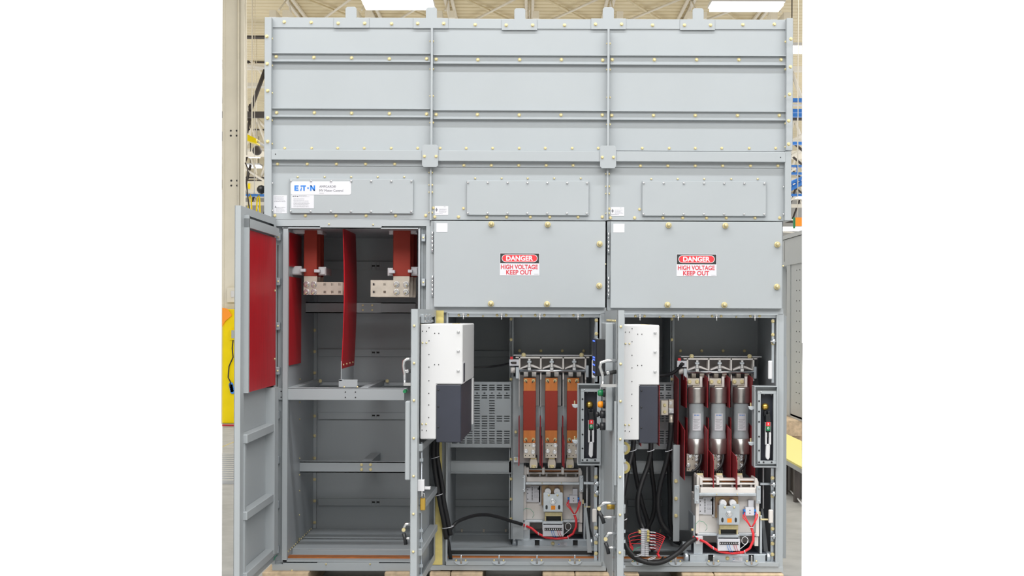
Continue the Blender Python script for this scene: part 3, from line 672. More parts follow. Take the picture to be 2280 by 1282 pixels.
# ================================================================== isolating switches
def isolator(du, dv, label, fused):
    Y = 0.34
    r = thing('isolating_switch', (X(1230+du, 1030+dv, Y), Y, Z(1230+du, 1030+dv, Y)), label, 'switch', 'isolating switches at the back of the bays')
    def q(m, a, b, c, d, y0, y1, mm): m.pb(a+du, b+dv, c+du, d+dv, y0, y1, mm)
    m = MB(); q(m, 1143, 790, 1322, 792, Y-0.02, Y+0.12, 'porc'); m.build('support_shelf', r)
    m = MB(); q(m, 1155, 794, 1306, 798, Y-0.03, Y+0.06, 'mould')
    for u in (1155, 1202.3, 1252.3, 1302): q(m, u, 794, u+3.7, 822, Y-0.03, Y+0.06, 'mould')
    q(m, 1148, 794, 1155, 797, Y-0.03, Y, 'mould'); q(m, 1306, 794, 1312, 797, Y-0.03, Y, 'mould')
    q(m, 1157, 798, 1304, 820, Y+0.055, Y+0.06, 'insul')
    for c in (1180.5, 1230, 1280):
        m.pprism([(c-22+du, 819+dv), (c-4+du, 811+dv), (c+4+du, 811+dv), (c+22+du, 819+dv), (c+22+du, 822+dv), (c+4+du, 816+dv), (c-4+du, 816+dv), (c-22+du, 822+dv)], Y-0.03, Y+0.02, 'mould')
    m.build('moulded_frame', r, 0.001)
    for c in (1178.5, 1228.5, 1278.5):
        m = MB(); q(m, c-3, 798, c+3, 824, Y-0.045, Y-0.03, 'steel'); q(m, c-5, 803, c+5, 808, Y-0.05, Y-0.03, 'zinc'); q(m, c-4, 817, c+4, 825, Y-0.065, Y-0.03, 'steel'); m.build('clamp', r, 0.002)
        m = MB(); q(m, c+5, 802, c+8, 812, Y-0.02, Y-0.01, 'dirt'); m.build('spring', r)
    m = MB(); a, b = W(1156+du, 825+dv, Y-0.05), W(1304+du, 825+dv, Y-0.05); b.z = a.z; m.tube([a, b], 0.0075, 'steel', 14); m.build('shaft', r)
    m = MB(); q(m, 1148, 817, 1156, 843, Y-0.055, Y-0.04, 'zinc'); q(m, 1304, 813, 1311, 840, Y-0.055, Y-0.04, 'zinc'); m.build('end_plate', r, 0.002)
    m = MB(); q(m, 1134, 800, 1155, 814, Y-0.03, Y+0.0, 'label'); q(m, 1136, 794, 1142, 800, Y-0.03, Y, 'red'); q(m, 1140, 805, 1150, 810, Y-0.034, Y-0.03, 'dirt'); m.build('connector', r, 0.001)
    m = MB(); p = W(1142+du, 823+dv, Y); m.lathe(p-Vector((0.012, 0, 0)), [(0.018, 0), (0.018, 0.024)], 'x', 'mould', 18); m.build('roller', r)
    for u in (1166, 1295): bolt(r, u+du, 790+dv, Y-0.025, 'y', 'y', 1.3)
    for c in (1180, 1230, 1280):
        m = MB()
        for s_ in (-1, 1): q(m, c+s_*9-5, 828, c+s_*9+5, 838, Y-0.01, Y+0.05, 'mould' if not fused else 'tin')
        q(m, c-4, 828, c+4, 840, Y+0.01, Y+0.05, 'dark'); m.build('jaw', r, 0.001)
    for u in (1155, 1203, 1253, 1303):
        m = MB(); q(m, u, 828, u+2.3, 845, Y-0.04, Y+0.04, 'mould')
        if not fused: q(m, u, 845, u+2, 905, Y-0.03, Y+0.04, 'insul')
        m.build('divider', r)
    # backing boards with a waist
    m = MB()
    for c in (1179, 1227.5, 1276):
        q(m, c-22, 834, c+22, 903, Y+0.045, Y+0.055, 'insul'); q(m, c-22, 950, c+22, 1030, Y+0.045, Y+0.055, 'insul')
        q(m, c-24, 903, c+24, 950, Y+0.052, Y+0.058, 'greyd')
    m.build('backing_board', r)
    for c, uo in ((1179, 1154.5), (1227.5, 1202), (1276, 1252)):
        if not fused:
            m = MB(); q(m, c-13.5, 841, c+13.5, 985.5, Y, Y+0.008, 'copper'); st = m.build('copper_strap', r, 0.001)
            m = MB(); q(m, c-14, 870, c+14, 958, Y-0.003, Y+0.011, 'sleeve'); m.build('sleeve', st, 0.002)
            for v in (847, 978):
                for s_ in (-8.5, 8.5):
                    bolt(st, c+s_+du, v+dv, Y, 'y', sc=1.0); m = MB(); p = W(c+s_+du, v+dv, Y-0.012); m.tube([p, p+Vector((0.007*(1 if s_ < 0 else -1), -0.012, -0.012))], 0.0022, 'dirt', 6); m.build('stud', st)
        hl = []
        m = MB(); q(m, c-13, 986, c+13, 1019, Y-0.006, Y+0.008, 'tin')
        for a_, b_ in ((-9,992),(0,992),(0,1014),(9,1014),(-9,1014)): q(m, c+a_-1, b_-1, c+a_+1, b_+1, Y-0.0065, Y-0.006, 'dark')
        pl = m.build('terminal_plate', r, 0.001)
        for a_, b_ in ((9,991),(-8,1004),(8,1006)): bolt(pl, c+a_+du, b_+dv, Y-0.006, 'z', sc=1.1)
        m = MB(); q(m, uo, 927, uo+2.2, 1037, Y-0.05, Y+0.03, 'board2'); m.build('phase_barrier', r, 0.001)
    return r
IB = isolator(0, 0, 'isolating switch in the middle cabinet, with three copper straps hanging from it', False)
IC = isolator(374, 3, 'isolating switch in the right cabinet, above the three grey fuses', True)
# main contact fingers
def finger(c, v, Y, lab, cat='contact'):
    m = MB()
    for k in range(4): m.pb(c-8+k*4.6, v-7, c-5.6+k*4.6, v+3, Y+0.01, Y+0.03, 'dark')
    m.pprism([(c-7, v+2), (c+7, v+2), (c+9, v+9), (c+9, v+16), (c+8, v+22), (c-8, v+22), (c-9, v+16), (c-9, v+9)], Y-0.015, Y+0.02, 'tin')
    m.pb(c-5, v+15, c+5, v+22, Y-0.020, Y-0.014, 'brass'); m.pb(c-7, v-1, c+7, v+3, Y-0.012, Y+0.01, 'brass')
    o = solo(m, 'contact_finger', lab, 'contact', 'gold coloured contact fingers on top of the contactors', 0.0015); bolts(o, [(c-3.5, v+18), (c+4, v+18)], Y-0.020, 'p'); return o
for c, s_ in ((1188, 'left'), (1228.5, 'middle'), (1269, 'right')): finger(c, 1020, 0.36, 'gold contact finger, %s one above the contactor in the middle cabinet' % s_)
for c, s_ in ((1559, 'left'), (1602, 'middle'), (1646, 'right')): finger(c, 1055, 0.08, 'gold contact finger, %s one above the contactor in the right cabinet' % s_)

# ================================================================== fuses and their boards
for k, (c, s_) in enumerate(((1550, 'leftmost grey tube fuse with metal end caps'), (1599, 'middle grey tube fuse of the three'), (1650, 'rightmost grey tube fuse, next to the switch handle box'))):
    Y = 0.27; K = (Y+DIST)/F_PX; rr = 19.3*K
    r = thing('fuse', (X(c, 1010, Y), Y, Z(c, 1010, Y)), s_, 'fuse', 'grey tube fuses in the right cabinet')
    p = W(c, 1010, Y); h = lambda v: (1010-v)*K
    m = MB(); m.lathe(p, [(rr*.96, 0), (rr, 0.004), (rr, h(976)), (rr*.93, h(975))], 'z', 'cap', 32); m.build('end_cap', r)
    m = MB(); m.lathe(p, [(rr*.92, h(976)), (rr*.92, h(974)), (rr*.90, h(968)), (rr*.84, h(960)), (rr*.86, h(955)), (rr*.86, h(897))], 'z', 'fuse', 32); bd = m.build('body', r)
    m = MB(); m.lathe(p, [(rr*.93, h(897)), (rr*.98, h(896)), (rr, h(893)), (rr, h(865)), (rr*.96, h(861)), (rr*.9, h(861))], 'z', 'cap', 32); m.build('end_cap', r)
    # curved label
    m = MB(); n = 8; R = rr*.86+0.0012; a0, a1 = -0.62, 0.48
    for (v0, v1, mm, b0, b1, e) in [(919, 957, 'label', a0, a1, 0)] + [(921.5, 924, 'blue', a0+.25, a0+.36, .0006), (921.5, 924, 'blue', a0+.42, a0+.5, .0006), (921.5, 924, 'blue', a0+.58, a0+.7, .0006), (921.5, 924, 'blue', a0+.76, a0+.86, .0006)] + [(932+2.6*j, 932.5+2.6*j, 'ink', a0+.12+0.1*(j % 2), a1-.15-.13*(j % 3), .0006) for j in range(9)]:
        L = []
        for j in range(n+1):
            t = b0 + (b1-b0)*j/n; x = p.x + (R+e)*math.sin(t); y = p.y - (R+e)*math.cos(t); L.append((m.vv((x, y, p.z+h(v0))), m.vv((x, y, p.z+h(v1)))))
        for s0, s1 in zip(L, L[1:]): m.face([s0[1], s1[1], s1[0], s0[0]], mm, True)
    m.build('rating_label', bd)
    # bolted tabs above and below
    m = MB(); m.pb(c-19.5, 842, c+7, 857, Y-0.02, Y-0.012, 'tin'); m.pb(c+8, 838, c+14, 862, Y-0.01, Y+0.0, 'mould'); m.pb(c-8, 855, c+8, 862, Y-0.01, Y+0.01, 'tin'); t_ = m.build('terminal_tab', r, 0.001)
    for a_ in (-15, 2): bolt(t_, c+a_, 850, Y-0.02, 'y', sc=1.2)
    m = MB(); m.pb(c-21, 1010, c+6, 1022, Y-0.006, Y, 'tin'); t_ = m.build('terminal_tab', r, 0.001)
    for a_ in (-14, 0): bolt(t_, c+a_, 1015, Y-0.006, 'z', sc=1.3)
    m = MB(); m.pb(c-21, 1016, c+4, 1049, Y-0.012, Y-0.006, 'tin')
    for a_, b_ in ((-17,1022),(-8,1022),(-17,1045),(-8,1045),(2,1045)): m.pb(c+a_-1, b_-1, c+a_+1, b_+1, Y-0.0125, Y-0.012, 'dark')
    t_ = m.build('terminal_plate', r, 0.001)
    for a_, b_ in ((1,1022),(-17,1036),(1,1036)): bolt(t_, c+a_, b_, Y-0.012, 'z', sc=1.1)
def yzboard(u, v0, v1, y0, y1, lab, cut=0.0, topdrop=None, name='phase_barrier', grp='dark red insulating boards in the right cabinet', th=0.004):
    x = X(u, v0, y0); zt, zb_ = Z(u, v0, y0), Z(u, v1, y0)
    m = MB(); c = cut
    m.prism([(y0, zb_), (y1, zb_), (y1, zt + (topdrop or 0)), (y0+c*1.2, zt + (topdrop or 0)*0.4), (y0, zt-c)], x-th, x, 'x', 'board2')
    return solo(m, name, lab, 'board', grp, 0.001)
for u, s_ in ((1529, 'left of the leftmost fuse'), (1577, 'between the left and middle fuse'), (1626, 'between the middle and right fuse'), (1676, 'right of the rightmost fuse')):
    yzboard(u, 846, 908, 0.19, 0.42, 'upper dark red board ' + s_, topdrop=0.03)
for u, s_ in ((1525.5, 'left of the leftmost fuse'), (1577, 'between the left and middle fuse'), (1628.5, 'between the middle and right fuse'), (1682, 'right of the rightmost fuse')):
    yzboard(u, 966, 1069, 0.12, 0.40, 'lower dark red board ' + s_, topdrop=0.05)
yzboard(1590, 1018, 1086, 0.0, 0.22, 'rounded dark red flap between the left and middle gold contact fingers', cut=0.02, topdrop=0.02)
yzboard(1642, 1020, 1090, -0.02, 0.24, 'rounded dark red flap between the middle and right gold contact fingers', cut=0.02, topdrop=0.02)
yzboard(1511, 848, 993, 0.25, 0.5, 'tall dark red board right of the tinned cable bracket', topdrop=0.03)
yzboard(1469, 858, 993, 0.30, 0.45, 'tall dark red board left of the tinned cable bracket', topdrop=0.0)
yzboard(1428, 984, 994, 0.30, 0.42, 'short dark red board end hanging below the charcoal cover')
yzboard(1208, 984, 1042, 0.20, 0.36, 'dark red flap between the left and middle fingers of the middle cabinet', cut=0.015, topdrop=0.02, grp='dark red flaps in the middle cabinet')
yzboard(1257, 983, 1042, 0.20, 0.36, 'dark red flap between the middle and right fingers of the middle cabinet', cut=0.015, topdrop=0.02, grp='dark red flaps in the middle cabinet')
# tinned cable bracket in C
r = thing('cable_bracket', (X(1485, 950, 0.3), 0.3, Z(1485, 950, 0.3)), 'tinned bracket with cable lug in front of the perforated sheet of the right cabinet', 'bracket')
m = MB(); m.pb(1472, 891, 1488, 924, 0.26, 0.30, 'tin'); o = m.build('block', r, 0.002); bolts(o, [(1480, 902), (1480, 917)], 0.26, 'y')
m = MB(); m.pb(1489, 889, 1500, 915, 0.30, 0.33, 'tin'); m.pb(1489, 909, 1500, 920, 0.26, 0.30, 'label'); o = m.build('plate', r, 0.001); bolts(o, [(1493, 897), (1493, 914)], 0.26, 'z', sc=.9)
m = MB(); p = W(1494, 922, 0.28); m.lathe(p-Vector((0, 0, 0.06)), [(0.011, 0), (0.013, 0.02), (0.011, 0.03), (0.012, 0.058)], 'z', 'tin', 16); m.build('lug', r)

# ================================================================== contactors on their trucks
def contactor():
    Y = 0.45
    r = thing('contactor', (X(1231, 1220, Y), Y, Z(1231, 1220, Y)), 'white contactor on a wheeled tray inside the middle cabinet', 'contactor', 'withdrawable contactors')
    # wheeled tray
    m = MB(); m.pb(1150, 1200.5, 1313, 1202.5, Y-0.01, Y+0.30, 'zinc'); m.pb(1150, 1197, 1313, 1200.5, Y+0.02, Y+0.30, 'char')
    for a, b in ((1152, 1191), (1201, 1276), (1286, 1311)): m.pb(a, 1202.5, b, 1217, Y-0.01, Y+0.0, 'zinc')
    m.pb(1152, 1203, 1311, 1216, Y+0.004, Y+0.03, 'dark'); m.pb(1216, 1217, 1244, 1222, Y-0.005, Y, 'tin'); tr = m.build('tray', r, 0.0015)  # dark strip behind the front bar stands in for shade in its gaps
    m = MB(); m.pb(1242, 1207, 1262, 1216, Y-0.0112, Y-0.01, 'label'); m.pb(1243.5, 1210.5, 1245.5, 1212.5, Y-0.0116, Y-0.0112, 'blue'); lines(m, 1248, 1209, 12, Y-0.0112, 3, 2.2); m.build('label', tr)
    bolt(tr, 1231, 1209.5, Y-0.01, 'y', sc=1.1)
    for u in (1141, 1313):
        m = MB(); p = W(u, 1207, Y+0.02); m.lathe(p, [(0.018, 0), (0.027, 0.002), (0.029, 0.006), (0.029, 0.020), (0.026, 0.024)], 'x', 'zinc', 20); wh = m.build('wheel', tr)
    # side arms and chassis
    m = MB(); m.pb(1161, 1162, 1180, 1200, Y+0.0, Y+0.006, 'zinc'); m.build('leg', r, 0.001)
    m = MB(); m.pb(1142, 1176, 1160, 1198, Y+0.08, Y+0.10, 'greyd'); m.build('guide', r, 0.001)
    m = MB(); m.pb(1165, 1162, 1290, 1177, Y+0.14, Y+0.16, 'mould'); m.build('rear_skirt', r, 0.001)
    m = MB()
    m.pb(1288, 1164, 1296, 1184, Y-0.01, Y+0.1, 'mould'); m.build('side_foot', r, 0.001)
    m = MB(); m.pb(1299, 1120, 1304, 1200, Y-0.01, Y+0.2, 'zinc'); m.build('side_plate', r, 0.0015)
    m = MB(); m.pb(1160, 1120, 1164, 1162, Y+0.0, Y+0.2, 'zinc'); m.build('side_plate', r, 0.0015)
    # body
    m = MB(); m.pb(1166, 1079, 1294, 1160, Y+0.02, Y+0.20, 'mould'); m.pb(1164, 1090, 1171, 1158, Y-0.02, Y+0.10, 'mould'); m.pb(1290, 1090, 1297, 1164, Y-0.02, Y+0.10, 'mould')
    m.pb(1167, 1158, 1209, 1163, Y-0.02, Y+0.12, 'zinc'); m.pb(1254, 1158, 1292, 1163, Y-0.02, Y+0.12, 'zinc'); bd = m.build('body', r, 0.002)
    m = MB(); m.pb(1172, 1085, 1181, 1117, Y+0.005, Y+0.02, 'label'); m.pb(1200, 1082, 1205, 1123, Y+0.01, Y+0.02, 'label'); m.pb(1181, 1082, 1203, 1118, Y+0.010, Y+0.02, 'label'); 
    for k in range(9): m.pb(1184, 1085+3.3*k, 1186, 1087+3.3*k, Y+0.009, Y+0.010, 'dark')
    lines(m, 1189, 1085, 12, Y+0.0095, 9, 2.8); m.pb(1197, 1085, 1200, 1090, Y+0.009, Y+0.01, 'dark')
    for v in (1090, 1098, 1111): m.pb(1174, v-1, 1176, v+1, Y+0.004, Y+0.005, 'dark')
    m.build('rating_plate', bd, 0.0)
    # top grille
    m = MB()
    m.pprism([(1166, 1076), (1166, 1040), (1168, 1035), (1171, 1037), (1173, 1045), (1173, 1076)], Y-0.02, Y+0.10, 'mould')
    m.pprism([(1288, 1076), (1288, 1042), (1293, 1042), (1296, 1050), (1296, 1076)], Y-0.02, Y+0.10, 'mould')
    m.pb(1172, 1044, 1290, 1047, Y-0.01, Y+0.06, 'mould'); m.pb(1172, 1052, 1290, 1055, Y-0.02, Y+0.06, 'mould')
    for u in (1172, 1207, 1250): m.pb(u, 1040, u+6, 1056, Y-0.03, Y+0.06, 'mould')
    m.pb(1172, 1046, 1290, 1054, Y+0.03, Y+0.05, 'copper'); m.build('grille', r, 0.002)
    m = MB()
    for u in (1176, 1200, 1215, 1240, 1258, 1280): m.pb(u, 1055, u+4, 1062, Y+0.0, Y+0.03, 'porc')
    m.pb(1172, 1056, 1290, 1062, Y+0.04, Y+0.05, 'tin'); m.build('coupling', r)
    m = MB(); m.pb(1173, 1062, 1289, 1073, Y-0.035, Y+0.04, 'mould'); m.build('front_band', r, 0.002)
    m = MB(); m.pb(1170, 1073, 1291, 1079, Y-0.04, Y-0.03, 'zinc'); m.pb(1160, 1057, 1170, 1095, Y-0.045, Y-0.038, 'zinc'); m.pb(1290, 1058, 1299, 1095, Y-0.045, Y-0.038, 'zinc'); zb_ = m.build('cross_bar', r, 0.0015)
    bolts(zb_, [(1165, 1063), (1165, 1090), (1295, 1063), (1295, 1090)], Y-0.045, 's', sc=.7); bolts(zb_, [(1207, 1075), (1250, 1075)], Y-0.04, 'p', sc=.7)
    # mechanism
    m = MB(); m.pb(1206, 1080, 1254, 1125, Y-0.005, Y+0.01, 'irid'); m.pb(1213, 1140, 1252, 1149, Y-0.04, Y-0.03, 'brass'); m.pb(1213, 1149, 1216, 1160, Y-0.03, Y, 'brass'); m.pb(1249, 1149, 1252, 1160, Y-0.03, Y, 'brass'); m.pb(1215, 1149, 1250, 1157, Y-0.0, Y+0.01, 'dark'); m.build('mechanism_frame', r, 0.001)
    for u in (1220, 1240.5):
        m = MB(); p = W(u, 1095, Y-0.06); m.lathe(p, [(0.016, 0), (0.018, 0.006), (0.018, 0.06)], 'y', 'porc', 20); m.build('coil', r)
    m = MB(); m.pprism([(1210, 1098), (1212, 1096), (1219, 1096), (1225, 1100), (1235, 1100), (1240, 1096), (1251, 1096), (1253, 1098), (1253, 1139), (1210, 1139)], Y-0.075, Y-0.062, 'zinc')
    m.pb(1210, 1100, 1211.5, 1139, Y-0.062, Y, 'zinc'); m.pb(1252, 1100, 1253, 1139, Y-0.062, Y, 'zinc')
    for u in (1217, 1245):
        m.pprism([(u-2.4, 1126), (u, 1123.5), (u+2.4, 1126), (u+2.4, 1132), (u, 1134.5), (u-2.4, 1132)], Y-0.0756, Y-0.075, 'dark')
    mp = m.build('mechanism_plate', r, 0.001)
    bolts(mp, [(1222, 1102.5), (1241.5, 1102.5)], Y-0.075, 'p', sc=1.2); bolt(mp, 1231, 1116.5, Y-0.075, 'z', sc=1.5)
    m = MB(); m.pb(1227, 1125.5, 1236.5, 1134.5, Y-0.0762, Y-0.075, 'orange'); tag(m.build('orange_label', mp), 'small square orange sticker', None)
    # terminal block
    m = MB(); m.pb(1209, 1160, 1254, 1166, Y-0.05, Y, 'zinc'); m.pb(1207.5, 1162, 1210, 1180, Y-0.05, Y, 'zinc'); m.pb(1252, 1162, 1254.5, 1180, Y-0.05, Y, 'zinc'); m.build('bracket', r, 0.001)
    m = MB(); m.pb(1208.5, 1169, 1255, 1194, Y-0.055, Y-0.02, 'label'); m.pb(1212, 1175, 1252, 1181, Y-0.057, Y-0.055, 'dark'); tb = m.build('terminal_block', r, 0.0015)
    for k in range(9): bolt(tb, 1214+4.6*k, 1178, Y-0.057, 's', sc=.55)
    for k, mm in ((3, 'blue'), (4, 'blue'), (6, 'redtext'), (7, 'redtext')):
        m = MB(); u = 1214+4.6*k; m.tube([W(u, 1181, Y-0.06), W(u+1, 1187, Y-0.065), W(u+4, 1193, Y-0.06), W(u+8, 1197, Y-0.055)], 0.0012, mm, 6); m.build('wire', tb)
    # auxiliary switch block
    m = MB(); m.pb(1268, 1103, 1286, 1120, Y-0.03, Y+0.02, 'label'); m.pb(1275, 1088, 1286, 1104, Y-0.01, Y+0.02, 'label'); 
    for u, v in ((1264, 1108), (1264, 1114), (1286, 1108), (1286, 1114)): m.pb(u, v, u+4, v+4, Y-0.03, Y, 'blue')
    for v in (1108, 1114): m.pb(1276, v, 1278, v+2, Y-0.031, Y-0.03, 'dark')
    m.build('auxiliary_switch', r, 0.001)
    # wires
    m = MB()
    m.tube([W(*q) for q in ((1172,1171,Y-.03),(1184,1176,Y-.04),(1197,1187,Y-.05),(1215,1196,Y-.04),(1240,1199,Y-.045),(1262,1197,Y-.05),(1276,1188,Y-.05),(1283,1172,Y-.05),(1283,1158,Y-.05),(1279,1145,Y-.05))], 0.0068, 'rwire', 12)
    for e in ((1262,1118), (1265,1114), (1289,1114), (1292,1117)):
        m.tube([W(1279,1146,Y-.05), W((1279+e[0])/2+1,1135,Y-.05), W(e[0], e[1]+6, Y-.045), W(e[0]+1, e[1], Y-.03)], 0.003, 'rwire', 8)
    tag(m.build('wire_harness', r), 'bundle of red wires with white ties', None)
    m = MB()
    for a, b in (((1198,1184,Y-.05),(1199.5,1191,Y-.05)), ((1264,1192,Y-.05),(1266,1201,Y-.05)), ((1274,1145,Y-.05),(1283,1145,Y-.05))): m.tube([W(a[0], a[1], a[2]-.009), W(b[0], b[1], b[2]-.009)], 0.002, 'label', 6)
    m.build('cable_tie', r)
    m = MB(); pts = [W(1265+6.5*math.cos(t*.55), 1172+8*math.sin(t*.55), Y-.05-0.001*t) for t in range(14)] + [W(1258, 1188, Y-.05), W(1250, 1193, Y-.055)]; m.tube(pts, 0.0016, 'wwire', 6); m.build('white_wire', r)
    m = MB(); m.tube([W(*q) for q in ((1163,1150,Y-.03),(1163,1138,Y-.035),(1170,1131,Y-.03),(1181,1133,Y-.01),(1188,1141,Y-.01),(1189,1147,Y),(1185,1152,Y))], 0.0011, 'gwire', 6); m.build('green_wire', r)
    m = MB(); m.pb(1163, 1163, 1179, 1180, Y-0.022, Y-0.012, 'porc'); m.build('cable_clamp', r, 0.002); 
    m = MB(); m.tube([W(1157,1166,Y-.03), W(1168,1170,Y-.03)], 0.0085, 'rwire', 10); m.build('cable_sleeve', r)
    m = MB()
    for (a, b, c, d) in ((1296, 1112, 1300, 1122), (1300, 1127, 1316, 1130), (1155, 1148, 1160, 1152)): m.pb(a, b, c, d, Y-0.02, Y, 'brass')
    m.build('pivot_pin', r, 0.001)
    return r
K1 = contactor()
K2 = copytree(K1); dlt = W(1619, 1242, 0.03) - W(1231, 1209, 0.45); K2.location = K1.location + dlt
K2['label'] = 'white contactor on a wheeled tray at the front of the right cabinet, beside black cables'

# ================================================================== handle boxes
def handle_box():
    Y = -0.01
    r = thing('switch_handle_box', (X(1312, 1035, 0), 0, Z(1312, 1035, 0)), 'tall grey handle box in the middle cabinet, partly behind indicator lamps of the next door', 'handle', 'handle boxes with silver levers')
    K = DIST/F_PX
    def fr(m, a, b, c, d, t, y0, y1, mm='grey'):
        m.pb(a, b, c, b+t, y0, y1, mm); m.pb(a, d-t, c, d, y0, y1, mm); m.pb(a, b+t, a+t, d-t, y0, y1, mm); m.pb(c-t, b+t, c, d-t, y0, y1, mm)
    m = MB(); fr(m, 1286, 855, 1338, 1036, 2, Y-0.02, Y+0.06); m.pb(1286, 855, 1338, 865, Y+0.015, Y+0.02); m.pb(1286, 1027, 1338, 1036, Y+0.015, Y+0.02); m.pb(1287, 865, 1294, 1027, Y+0.015, Y+0.02); m.build('housing', r, 0.001)
    m = MB(); fr(m, 1293.5, 865, 1336, 1028, 7, Y-0.01, Y+0.01, 'grey'); fp = m.build('front_frame', r, 0.001)
    bolts(fp, [(1297, q) for q in (888, 911, 934, 967, 998, 1024)] + [(1308, 874), (1324, 874), (1307, 1024), (1325, 1024)], Y-0.01, 'd', sc=1.1); bolt(fp, 1301, 868, Y-0.01, 's', sc=.6)
    m = MB(); m.pb(1299, 872, 1331, 1023, Y+0.035, Y+0.04, 'char'); m.pb(1300, 878, 1301, 1021, Y, Y+0.05, 'black'); m.pb(1329.5, 878, 1331, 1021, Y, Y+0.05, 'black'); m.build('recess', r)
    m = MB(); p = W(1312.5, 900.5, Y+0.034); m.lathe(p, [(0.0185, 0), (0.0185, -0.006), (0.015, -0.012), (0.004, -0.016)], 'y', 'gold', 24); tag(m.build('release_button', r), 'gold coloured round button', None)
    m = MB(); m.pb(1309, 911, 1313.5, 923, Y-0.0, Y+0.05, 'black'); m.pb(1317, 911, 1322, 923, Y-0.0, Y+0.05, 'black')
    m.pprism([(1311,918),(1321,918),(1323,936),(1321,956),(1311,956),(1312,940)], Y-0.02, Y+0.02, 'black'); m.pb(1313, 955, 1320, 970, Y-0.015, Y+0.02, 'black'); lv = m.build('lever', r, 0.002)
    m = MB(); m.pb(1309, 935, 1311.5, 985, Y-0.025, Y+0.01, 'steel'); m.pb(1321, 935, 1323, 985, Y-0.025, Y+0.01, 'steel'); m.pb(1310, 958, 1313.5, 985, Y-0.026, Y+0.0, 'porc'); m.pb(1318.5, 958, 1323, 985, Y-0.026, Y+0.0, 'porc')
    m.pprism([(1312,984),(1321,984),(1320,1014),(1317,1019),(1313,1017),(1311,1012)], Y-0.022, Y+0.0, 'porc'); m.build('grip', lv, 0.002)
    m = MB(); m.pb(1312.5, 934.5, 1320.5, 944, Y-0.024, Y-0.0201, 'red'); m.pb(1312.5, 944, 1320.5, 954, Y-0.024, Y-0.0201, 'green2' if 'green2' in M else 'green')
    m.pb(1315.8, 937, 1317.2, 941.5, Y-0.0244, Y-0.024, 'label'); 
    q = W(1316.5, 948.5, Y-0.024); m.prism([(q.x+0.0055*math.cos(a*math.pi/8), q.z+0.0055*math.sin(a*math.pi/8)) for a in range(16)], Y-0.0244, Y-0.024, 'y', 'label'); m.prism([(q.x+0.0030*math.cos(a*math.pi/8), q.z+0.0030*math.sin(a*math.pi/8)) for a in range(16)], Y-0.0248, Y-0.0244, 'y', 'green')
    m.build('position_label', lv)
    for v in (903, 982):
        m = MB(); m.pprism([(1273,v-3),(1287,v-3),(1287,v+3),(1281,v+6),(1275,v+3)], Y-0.0, Y+0.02, 'zinc'); m.pb(1278, v-11, 1281, v-3, Y+0.005, Y+0.015, 'brass'); m.build('catch', r, 0.002)
    return r
H1 = handle_box(); H2 = copytree(H1); H2.location = H1.location + Vector((392*PXM, 0, -3*PXM-392*PXM*ROLL*0))
H2['label'] = 'tall grey handle box in the right cabinet, beside the rightmost grey fuse'

# ================================================================== doors
def doorT(H, eps):
    d = Vector((-math.sin(eps), -math.cos(eps), 0)); n = Vector((math.cos(eps), -math.sin(eps), 0))
    return lambda p: Vector((H.x, H.y, 0)) + d*p.x + n*p.y + Vector((0, 0, p.z))
def zv(v): return Z(1176, v, 0) 
def door(r, uh, eps, v0, v1, Wd, zoff, name, label, th=0.028, lip=0.075, ribs=()):
    H = Vector((X(uh, 900), -0.012, 0)); T = doorT(H, eps); zz = lambda v: zv(v) + zoff
    b = MB(T); b.box(0.0, Wd, 0.0, 0.003, zz(v1), zz(v0))
    b.box(Wd-0.003, Wd, 0, th, zz(v1), zz(v0)); b.box(0, 0.003, 0, th, zz(v1), zz(v0)); b.box(0.003, Wd-0.003, 0.003, th, zz(v0)-0.003, zz(v0)); b.box(0.003, Wd-0.003, 0.003, th, zz(v1), zz(v1)+0.003)
    b.box(Wd-lip, Wd-0.003, th-0.003, th, zz(v1)+0.003, zz(v0)-0.003); b.box(0.003, 0.045, th-0.003, th, zz(v1)+0.003, zz(v0)-0.003)
    b.box(0.045, Wd-lip, th-0.003, th, zz(v0)-0.035, zz(v0)-0.003); b.box(0.045, Wd-lip, th-0.003, th, zz(v1)+0.003, zz(v1)+0.035)
    o = b.build(name, r)
    if label: o['label'] = label
    for k, (a, c) in enumerate(ribs):
        s = MB(T); s.box(0.03, Wd-lip+0.005, 0.003, 0.046, zz(c), zz(a)); s.build('stiffener', o, 0.003)
    return o, T, zz
roll0 = lambda u: (u-1176)*ROLL*PXM*-1
dA, TA, zA = door(A, 602, 0.005, 489, 1248, 0.80, roll0(560)*0, 'door', 'tall open door with a red board on its inside', ribs=((940, 958), (1093, 1110), (1214, 1231)))
m = MB(TA); m.box(0.04, 0.715, 0.030, 0.036, zA(858), zA(533), 'board'); rb = tag(m.build('red_board', dA), 'large bright red board', None)
m = MB(TA); m.box(0.715, 0.735, 0.028, 0.050, zA(858), zA(505)); m.box(0.03, 0.735, 0.028, 0.050, zA(530), zA(512)); m.build('inner_frame', dA)
m = MB(TA); m.box(0.03, 0.12, 0.003, 0.05, zA(1225), zA(862)); m.build('upright', dA)
m = MB(TA); m.box(0.70, 0.725, 0.003, 0.035, zA(1225), zA(950)); m.build('upright', dA)
for a, v in ((0.69, 650), (0.07, 650), (0.69, 800), (0.07, 800)):
    p = TA(Vector((a, 0.036, zA(v)))); bolt(dA, 0, 0, 0, 'p', 'x', 1.2, pos=p)
p = TA(Vector((0.05, 0.03, zA(877)))); bolt(dA, 0, 0, 0, 's', 'x', 1.2, pos=p)

